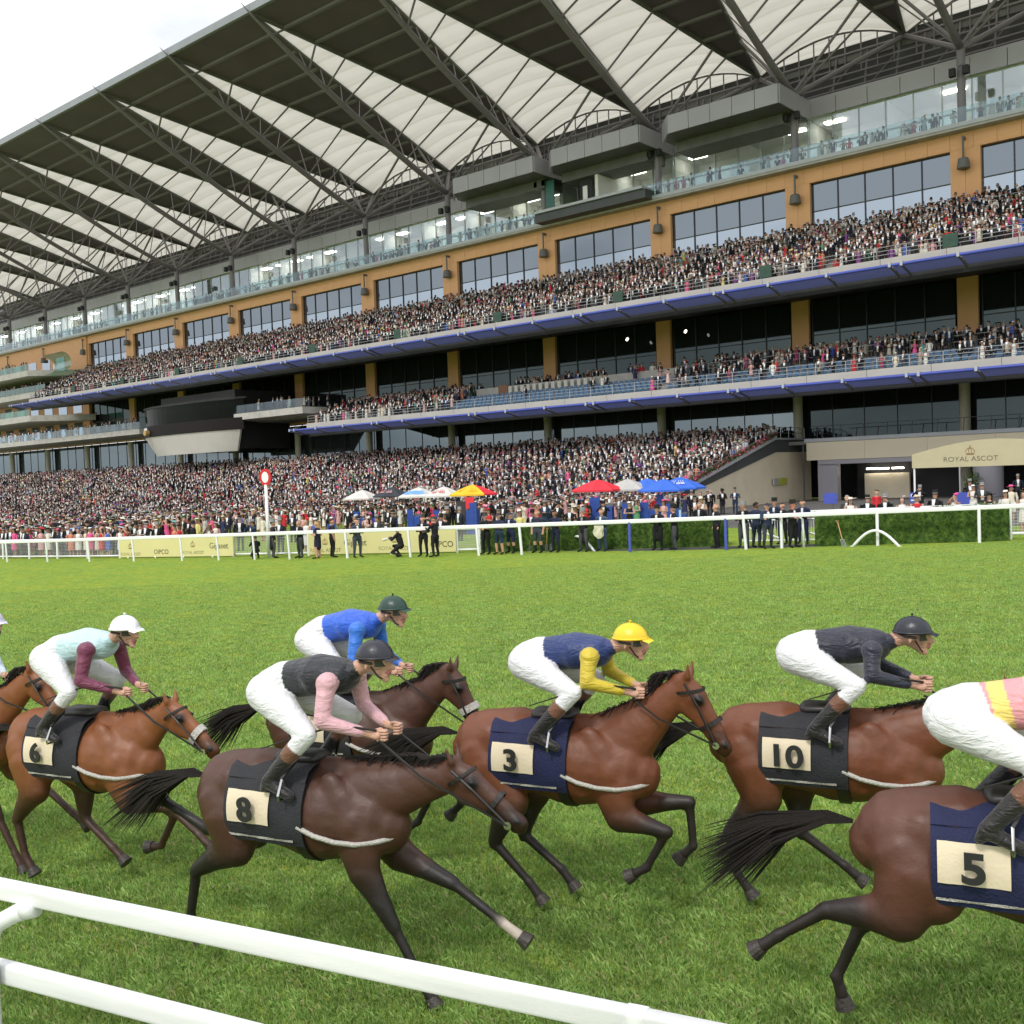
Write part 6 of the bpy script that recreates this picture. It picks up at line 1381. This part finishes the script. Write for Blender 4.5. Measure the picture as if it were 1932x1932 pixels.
# ------------------------------------------------------------------ people at the rail
BK, DGY, NVY, WHT = (.014, .014, .017), (.07, .072, .08), (.018, .024, .06), (.75, .76, .78)
def official(u, v, label, coat=BK, trouser=BK, hat=None, arms='down', yaw=0.0, shorts=False, dress=False, boots=False, hgt=1.0, tails=False, hair=(.06, .035, .02), skin=(.55, .31, .22), shirt=WHT, crouch=False, cap=None, off=None, polo=False):
    p = ground_at(u, v); c = []
    S = 1.0
    # slots 0 coat 1 trousers 2 skin 3 shoe 4 shirt 5 hair 6 boots
    if crouch: hipz = .50; tz = -.42
    else: hipz = .92; tz = 0
    for s in (-1, 1):
        hip = Vector((s*.095, 0, hipz))
        if crouch: knee = Vector((s*.16, -.38 if s < 0 else -.30, .50 if s < 0 else .22)); ank = Vector((s*.15, -.12 if s < 0 else .08, .09)); toe = ank+Vector((0, -.16, -.04))
        else: knee = Vector((s*.12, -.02, .49)); ank = Vector((s*.13, .03, .08)); toe = ank+Vector((s*.03, -.17, -.045))
        up_ = 1
        c += [(tuple(hip), tuple(hip.lerp(knee, .75)), .095 if not dress else .08, .070, 1)]
        c += [(tuple(hip.lerp(knee, .75)), tuple(knee), .066, .058, 2 if (dress) else 1), (tuple(knee), tuple(knee.lerp(ank, .35)), .058, .056, 2 if (shorts or dress) else 1),
              (tuple(knee.lerp(ank, .35)), tuple(ank), .056, .042, 6 if boots else (2 if (shorts or dress) else 1)), (tuple(ank), tuple(toe), .042, .036, 3)]
    b = Vector((0, 0, hipz))
    lean = Vector((0, -.10 if crouch else 0, 0))
    c += [(tuple(b), tuple(b+Vector((0, 0, .10))), .155, .145, 0 if not shorts and not polo else 1, .70), (tuple(b+Vector((0, 0, .12))), tuple(b+lean*.5+Vector((0, 0, .32))), .145, .155, 0, .68), (tuple(b+lean*.5+Vector((0, 0, .30))), tuple(b+lean+Vector((0, 0, .46))), .165, .14, 0, .66)]
    sh = b+lean+Vector((0, 0, .49)); c += [(tuple(sh+Vector((-.12, 0, 0))), tuple(sh+Vector((.12, 0, 0))), .075, .075, 0), (tuple(sh+Vector((0, 0, .03))), tuple(sh+Vector((0, -.01, .13))), .058, .052, 2)]
    c += [(tuple(sh+Vector((0, -.095, .02))), tuple(sh+Vector((0, -.108, -.20))), .030, .022, 4 if not polo else 0)]
    if tails or dress:
        c += [(tuple(b+Vector((0, .04, .1))), tuple(b+Vector((0, .05, -.40 if tails else -.36))), .15, .17 if tails else .15, 0, .62)]
    hd = sh+Vector((0, -.015, .24))
    c += [(tuple(hd+Vector((0, .015, .02))), tuple(hd+Vector((0, -.0, .03))), .095, .090, 2), (tuple(hd+Vector((0, -.03, -.04))), tuple(hd+Vector((0, -.05, -.075))), .062, .040, 2), (tuple(hd+Vector((0, -.092, .0))), tuple(hd+Vector((0, -.11, -.02))), .014, .018, 2), (tuple(hd+Vector((0, .035, .05))), tuple(hd+Vector((0, -.01, .085))), .088, .07, 5)]
    if dress: c += [(tuple(hd+Vector((0, .07, .02))), tuple(hd+Vector((0, .09, -.14))), .07, .05, 5)]
    for s in (-1, 1): c.append((tuple(hd+Vector((s*.088, .01, -.005))), tuple(hd+Vector((s*.092, .015, .02))), .014, .016, 2))
    for s in (-1, 1):
        a = sh+Vector((s*.185, 0, -.02))
        if arms == 'down': e = a+Vector((s*.06, .03, -.27)); w2 = e+Vector((-s*.01, -.06, -.24))
        elif arms == 'chest': e = a+Vector((s*.07, .02, -.27)); w2 = e+Vector((-s*.17, -.20, .04))
        elif arms == 'fold': e = a+Vector((s*.07, -.03, -.26)); w2 = e+Vector((-s*.24, -.15, .03*s))
        elif arms == 'lean': e = a+Vector((s*.08, -.12, -.24)); w2 = e+Vector((0, -.24, .03))
        elif arms == 'phone': e, w2 = (a+Vector((s*.07, -.05, -.24)), a+Vector((-s*.08, -.12, .10))) if s > 0 else (a+Vector((s*.06, .02, -.27)), a+Vector((-s*.08, -.22, -.24)))
        elif arms == 'camera': e = a+Vector((s*.06, -.14, -.20)); w2 = e+Vector((-s*.12, -.17, .10))
        c += [(tuple(a), tuple(a.lerp(e, .55)), .062, .055, 0), (tuple(a.lerp(e, .55)), tuple(e), .052, .046, 2 if (shorts or polo or dress) else 0), (tuple(e), tuple(w2), .046, .032, 2 if (shorts or polo or dress) else 0)]
        d = (w2-e).normalized(); pm = w2+d*.07; c.append((tuple(w2), tuple(pm), .030, .034, 2, .8)); sdn = Vector((1, 0, 0)) if abs(d.x) < .8 else Vector((0, 0, 1))
        for fi in range(4): f0 = pm+sdn*(.018*(fi-1.5)); c.append((tuple(f0), tuple(f0+d*(.05-.006*abs(fi-1.5))+Vector((0, 0, -.012))), .011, .009, 2))
        c.append((tuple(w2+d*.02+sdn*.028), tuple(w2+d*.065+sdn*.045), .012, .010, 2))
    hairc = hair
    me = organic('person', c, .0175, [coat, trouser, skin, (.012, .012, .012), shirt, hairc, (.02, .03, .02)], CLOTH, 3)
    o = bpy.data.objects.new('person', me); Mx = Matrix.Translation(p) @ Matrix.Rotation(yaw, 4, 'Z') @ Matrix.Diagonal((1.2*hgt, 1.22*hgt, hgt, 1)); link(o, None, Mx); tag(o, label, 'person', 'officials, groundsmen and photographers at the rail')
    hm = None
    if hat in ('black', 'grey'):
        mt = TOPB if hat == 'black' else TOPG; m = MB(); z = hd.z+.075
        m.grid(lambda u, v: Vector((hd.x+(.098+.05*v)*math.cos(2*math.pi*u), hd.y+.01+(.11+.05*v)*math.sin(2*math.pi*u), z+.014*v*abs(math.cos(2*math.pi*u)))), 18, 2); m.tube((hd.x, hd.y+.01, z), (hd.x, hd.y+.01, z+.165), .098, .104, 18); m.build('top_hat', mt, o, smooth=False, local=True)
    elif hat == 'cap':
        m = MB(); z = hd.z+.05; capm = pmat('cap_cloth', cap or NVY, .7); m.grid(lambda u, v: Vector((hd.x+.10*math.cos(2*math.pi*u)*math.cos(math.pi/2*v), hd.y+.01+.112*math.sin(2*math.pi*u)*math.cos(math.pi/2*v), z+.08*math.sin(math.pi/2*v))), 14, 5); m.grid(lambda u, v: Vector((hd.x+.08*(2*u-1), hd.y-.09-.07*v*math.cos((u-.5)*2), z-.01*v)), 6, 2); m.build('peaked_cap', capm, o, smooth=True, local=True)
    return o, hd, sh
TOPB = pmat('black_silk_hat', (.012, .012, .013), .35); TOPG = pmat('grey_felt_hat', (.26, .265, .27), .7)
CAMB = pmat('camera_black', (.015, .015, .016), .4); CAMW = pmat('camera_white', (.70, .70, .68), .35)
def gear(o, loc, dirv, lens=CAMB, L_=.22, r=.05):
    """a camera held by a photographer: a thing of its own"""
    M = WM[o]; p = M @ Vector(loc); d = (M.to_3x3() @ Vector(dirv)).normalized()
    e = empty('camera', p, 0, 'camera with '+('a long white lens held by the kneeling photographer' if lens is CAMW else 'dark lens carried by the man in black beside the second board'), 'camera')
    m = MB(); m.box(-.07, .07, -.04, .04, -.05, .05); bo = m.build('camera_body', CAMB, e, bevel=.01, local=True)
    MB().tube(p, p+d*L_*.5, r*.8, r, 14).build('lens', lens, e, smooth=False); MB().tube(p+d*L_*.5, p+d*L_, r, r*1.25, 14).build('lens_hood', lens, e)
official(517, 1053, 'steward in black tailcoat and grey top hat standing under the winning post', BK, DGY, 'grey', yaw=2.6, tails=True)
official(567, 1053, 'bareheaded man in morning suit with grey trousers, right of the winning post', BK, DGY, None, 'chest', -.2, tails=True, hair=(.25, .2, .16))
official(600, 1054, 'woman with fair hair in short navy dress holding papers before the second board', (.02, .022, .05), (.02, .02, .04), None, 'chest', -1.2, dress=True, hair=(.40, .26, .12), hgt=.96)
official(628, 1052, 'man in black shirt and trousers with badge on his hip, back turned', BK, BK, None, 'down', 2.7, polo=True)
official(675, 1052, 'man in slate grey suit standing sideways before the word on the second board', (.05, .062, .085), (.05, .062, .085), None, 'chest', 1.3)
kp, hd, sh = official(757, 1051, 'kneeling photographer in black suit aiming a long white lens', BK, BK, None, 'camera', -1.25, crouch=True, hair=(.015, .01, .01)); gear(kp, (0, -.40, .86), (-.1, -1, -.25), CAMW, .42, .055)
official(484, 1055, 'photographer in black crouching low on the grass before the mesh fence', BK, BK, 'cap', 'camera', -1.9, crouch=True, hgt=.82, cap=BK)
official(800, 1050, 'dark haired man in open black suit talking to the man in a cap', BK, BK, None, 'chest', .35)
cp_, hd, sh = official(822, 1051, 'stout man in black suit and navy cap carrying a camera', BK, BK, 'cap', 'camera', -1.5, hgt=.99); gear(cp_, (.05, -.32, 1.12), (.3, -1, -.3), CAMB, .22)
official(918, 1046, 'man in black shirt, trousers and navy cap resting arms on the rail', BK, BK, 'cap', 'fold', .1, polo=True)
official(943, 1046, 'groundsman in navy polo shirt, cap and dark blue shorts, left of the pair', (.02, .03, .065), (.025, .045, .09), 'cap', 'lean', .1, shorts=True, polo=True)
official(965, 1044, 'groundsman in navy jacket and shorts with high dark socks, right of the pair', (.02, .025, .07), (.02, .025, .07), 'cap', 'lean', .0, shorts=True, boots=True)
official(1016, 1043, 'sandy haired groundsman in dark polo, shorts and wellington boots beside spades', (.03, .035, .055), (.04, .055, .07), None, 'down', .1, shorts=True, boots=True, polo=True, hair=(.35, .17, .07), hgt=1.03)
official(1049, 1042, 'groundsman in navy shirt and dark trousers tucked into green wellingtons', NVY, (.015, .02, .045), None, 'chest', .0, boots=True, polo=True, hair=(.02, .015, .01), skin=(.28, .15, .10))
official(1102, 1041, 'steward in black tailcoat, grey waistcoat and grey top hat speaking into a radio', BK, DGY, 'grey', 'phone', .1, tails=True, shirt=(.35, .36, .38))
bg_, hd, sh = official(1137, 1040, 'red haired man in blue suit with a cream coat over his arm', (.05, .08, .15), (.05, .08, .15), None, 'chest', .1, hair=(.22, .09, .04)); 
CT = empty('folded_coat', WM[bg_].translation, 0, 'cream coat hanging over the arm of the man in blue', 'coat'); mm = MB(); mm.grid(lambda u, v: WM[bg_] @ Vector((-.17+.36*u+.03*math.sin(7*v), -.27-.02*math.sin(9*u+4*v)-.03*v, 1.10-.55*v*(.75+.25*math.sin(3*u)))), 10, 12); mm.grid(lambda u, v: WM[bg_] @ Vector((-.17+.36*u, -.22, 1.10-.45*v)), 10, 6); mm.build('cloth', CV('cream_cloth', (.66, .62, .48)), CT, smooth=True)
official(1242, 1038, 'steward in all black suit and black top hat reading a race card', BK, BK, 'black', 'chest', .15, tails=True)
official(1273, 1037, 'steward in black coat, grey trousers and black top hat, right of the reader', BK, DGY, 'black', 'chest', -.9, tails=True)
official(1353, 1034, 'bald man in black suit walking left by the blue post', BK, BK, None, 'down', -.7, hair=(.45, .27, .2))
official(1404, 1033, 'steward in grey top hat and black coat half hidden behind two men in blue', BK, DGY, 'grey', 'phone', .3, tails=True)
official(1428, 1034, 'tall man in navy jacket and tall boots, seen from behind', (.02, .03, .065), (.02, .03, .05), None, 'down', 2.9, boots=True, hgt=1.02, skin=(.25, .13, .09), hair=(.02, .015, .012))
official(1449, 1035, 'man in navy coat and cap striding with one leg back, left of the gate', (.02, .032, .07), (.05, .055, .07), 'cap', 'lean', .9, boots=True)
official(1497, 1033, 'red faced man in black suit and top hat with green armband at the gate', BK, BK, 'black', 'lean', 1.2, tails=True, skin=(.60, .24, .17))
official(1516, 1026, 'young man in dark suit and white shirt looking over the gate', NVY, NVY, None, 'chest', .2)
official(1478, 1027, 'dark haired woman in black jacket behind the gate', BK, BK, None, 'chest', -.2, hgt=.95)
official(1322, 1024, 'balding man in black suit behind the hedge end, left of the walking man', BK, BK, None, 'down', .1, hair=(.3, .2, .16))
official(1463, 1022, 'man in black top hat and navy suit standing behind the group in blue', NVY, NVY, 'black', 'down', .1)
official(1600, 1012, 'man in dark suit standing alone by the stair wall near the blue sign', DGY, DGY, None, 'down', .0, hair=(.3, .28, .26))
# camera crews on the roof platforms -----------------------------
for x, y, lab in ((-82.2, 90.4, 'cameraman at the left end of the left platform'), (-75.5, 90.4, 'cameraman in the middle of the left platform'), (-66.5, 90.4, 'cameraman in the middle of the middle platform'), (-59, 90.6, 'cameraman at the right end of the middle platform'), (-46, 90.8, 'cameraman near the end of the right platform')):
    T = template('man', 'none', 3, 8); me = mesh_from('person', T[0]*1.0, T[1], np.array([(.012, .012, .014), (.35, .2, .14), (.02, .02, .02), (.01, .01, .01), (.02, .015, .01), (.012, .012, .014), (.01, .01, .01), (.02, .02, .02)])[T[2]], CLOTH)
    o = bpy.data.objects.new('person', me); link(o, None, Matrix.Translation((x, y, 37.0)) @ Matrix.Rotation(.5, 4, 'Z')); tag(o, lab+' in black', 'person', 'camera crew on the platforms')
    e = empty('broadcast_camera', (x+.1, y-.55, 37.0), .4, 'television camera on tripod by the '+lab, 'television camera', 'television cameras on the platforms')
    MB().box(-.16, .16, -.35, .35, 1.35, 1.7).build('camera_body', CAMB, e, bevel=.03, local=True); MB().tube((0, -.35, 1.52), (0, -.8, 1.5), .11, .14, 10).build('lens', CAMB, e, local=True)
    for a in (0, 2.1, 4.2): MB().tube((0, 0, 1.35), (.4*math.cos(a), .4*math.sin(a), 0), .025, n=6).build('tripod_leg', STEELD, e, local=True)
# trees seen through the underpass side -------------------------
def bush(x, y, z, r, h, label, cat='shrub', trunk=.5, n=900):
    o = empty('leafy_tree' if cat == 'tree' else 'potted_bush', (x, y, z), 0, label, cat); V = []; F = []
    for _ in range(n):
        a = random.uniform(0, 6.28); ph = math.acos(random.uniform(-1, 1)); q = random.random()**.4; R_ = r*(1+.25*math.sin(a*3+ph*4)); p = Vector((x+R_*q*math.sin(ph)*math.cos(a), y+R_*q*math.sin(ph)*math.sin(a), z+trunk+h/2+h/2*q*math.cos(ph))); s = random.uniform(.06, .14)*r/1.2
        d = Vector([random.gauss(0, 1) for _ in range(3)]).normalized(); b_ = d.cross(Vector((.4, .5, .77))).normalized(); k = len(V); V.extend([p-d*s, p+b_*s*.6, p+d*s, p-b_*s*.6]); F.append((k, k+1, k+2, k+3))
    f_ = bpy.data.objects.new('crown', MB().add(V, F).mesh('crown', HEDM)); link(f_, o); f_['kind'] = 'stuff'
    MB().path([(x, y, z), (x+.03, y, z+trunk*.6), (x, y, z+trunk+h*.4)], [.12*r, .08*r, .03], 7).build('trunk', WOODB, o)
bush(-24.6, 86.0, 0.1, .7, 1.6, 'round leafy bush in front of the grey column by the underpass', 'shrub', .8)
# ------------------------------------------------------------------ grass blades on the near turf
BLADE = bpy.data.materials.new('grass_blade'); BLADE.use_nodes = True
_n = BLADE.node_tree.nodes; _l = BLADE.node_tree.links.new; _b = _n['Principled BSDF']; _b.inputs['Roughness'].default_value = .55; _b.inputs['Specular IOR Level'].default_value = .25
_a = _n.new('ShaderNodeAttribute'); _a.attribute_name = 'Col'; _l(_a.outputs[0], _b.inputs['Base Color'])
_tr = _n.new('ShaderNodeBsdfTranslucent'); _l(_a.outputs[0], _tr.inputs[0]); _mx = _n.new('ShaderNodeMixShader'); _mx.inputs[0].default_value = .35; _l(_b.outputs[0], _mx.inputs[1]); _l(_tr.outputs[0], _mx.inputs[2]); _l(_mx.outputs[0], _n['Material Output'].inputs[0])
def blades():
    N = 900000; r1 = RNG.random(N); uu = RNG.random(N)*2500-280
    # more blades near the camera: pick a depth with falling density, then a sideways position in the field of view
    zc = 3.6+(r1**1.7)*34
    dx_ = (uu-CPX)/FPX
    F_ = RW[:, 2].copy(); F_[2] = 0; F_ /= np.linalg.norm(F_); R_ = np.array([F_[1], -F_[0], 0])
    P_ = F_[None, :]*zc[:, None]+R_[None, :]*(zc*dx_*1.03)[:, None]
    x, y = P_[:, 0], P_[:, 1]; z = -.012+.012*np.clip(x, -170, 40)+.010*np.clip(y, -5, 66)
    cl = .5+.5*np.sin(x*2.3+1.7*np.sin(y*1.9))*np.cos(y*2.9+1.3*np.sin(x*1.3)); cl2 = .5+.5*np.sin(x*7.1+2*np.sin(y*5.3))*np.sin(y*8.3+1.5*np.sin(x*4.7))
    h = (.028+.040*RNG.random(N))*(.65+.45*cl+.35*cl2)*np.clip(1.15-zc/45, .35, 1); w_ = .0022+.0026*RNG.random(N); w_ *= np.clip(zc/7, 1, 3.2)
    az = RNG.random(N)*6.283; ln = RNG.random(N)*.9*h; la = az+RNG.normal(0, .8, N)
    bx, by = np.cos(az)*w_, np.sin(az)*w_; tx, ty = np.cos(la+1.57)*ln, np.sin(la+1.57)*ln
    V = np.empty((N, 4, 3)); V[:, 0] = np.stack([x-bx, y-by, z-.004], 1); V[:, 1] = np.stack([x+bx, y+by, z-.004], 1)
    V[:, 2] = np.stack([x+bx*.7+tx*.4, y+by*.7+ty*.4, z+h*.6], 1); V[:, 3] = np.stack([x+tx, y+ty, z+h*(1-.25*(ln/h))], 1)
    idx = np.arange(N)*4; F = np.concatenate([np.stack([idx, idx+1, idx+2], 1), np.stack([idx, idx+2, idx+3], 1)])
    g = RNG.random(N)[:, None]; dry = (RNG.random(N) < .07)[:, None]
    base = np.array([.14, .27, .048])*(1-g)+np.array([.41, .56, .18])*g; base = base*(.75+.45*cl2[:, None]); base = np.where(dry, np.array([.42, .40, .19]), base)
    Cc = np.repeat(base, 4, axis=0)
    me = mesh_from('grass', V.reshape(-1, 3), F, Cc, BLADE); o = bpy.data.objects.new('grass', me); link(o); tag(o, 'bright green turf blades of the racecourse in the foreground', 'grass', kind='stuff')
blades()
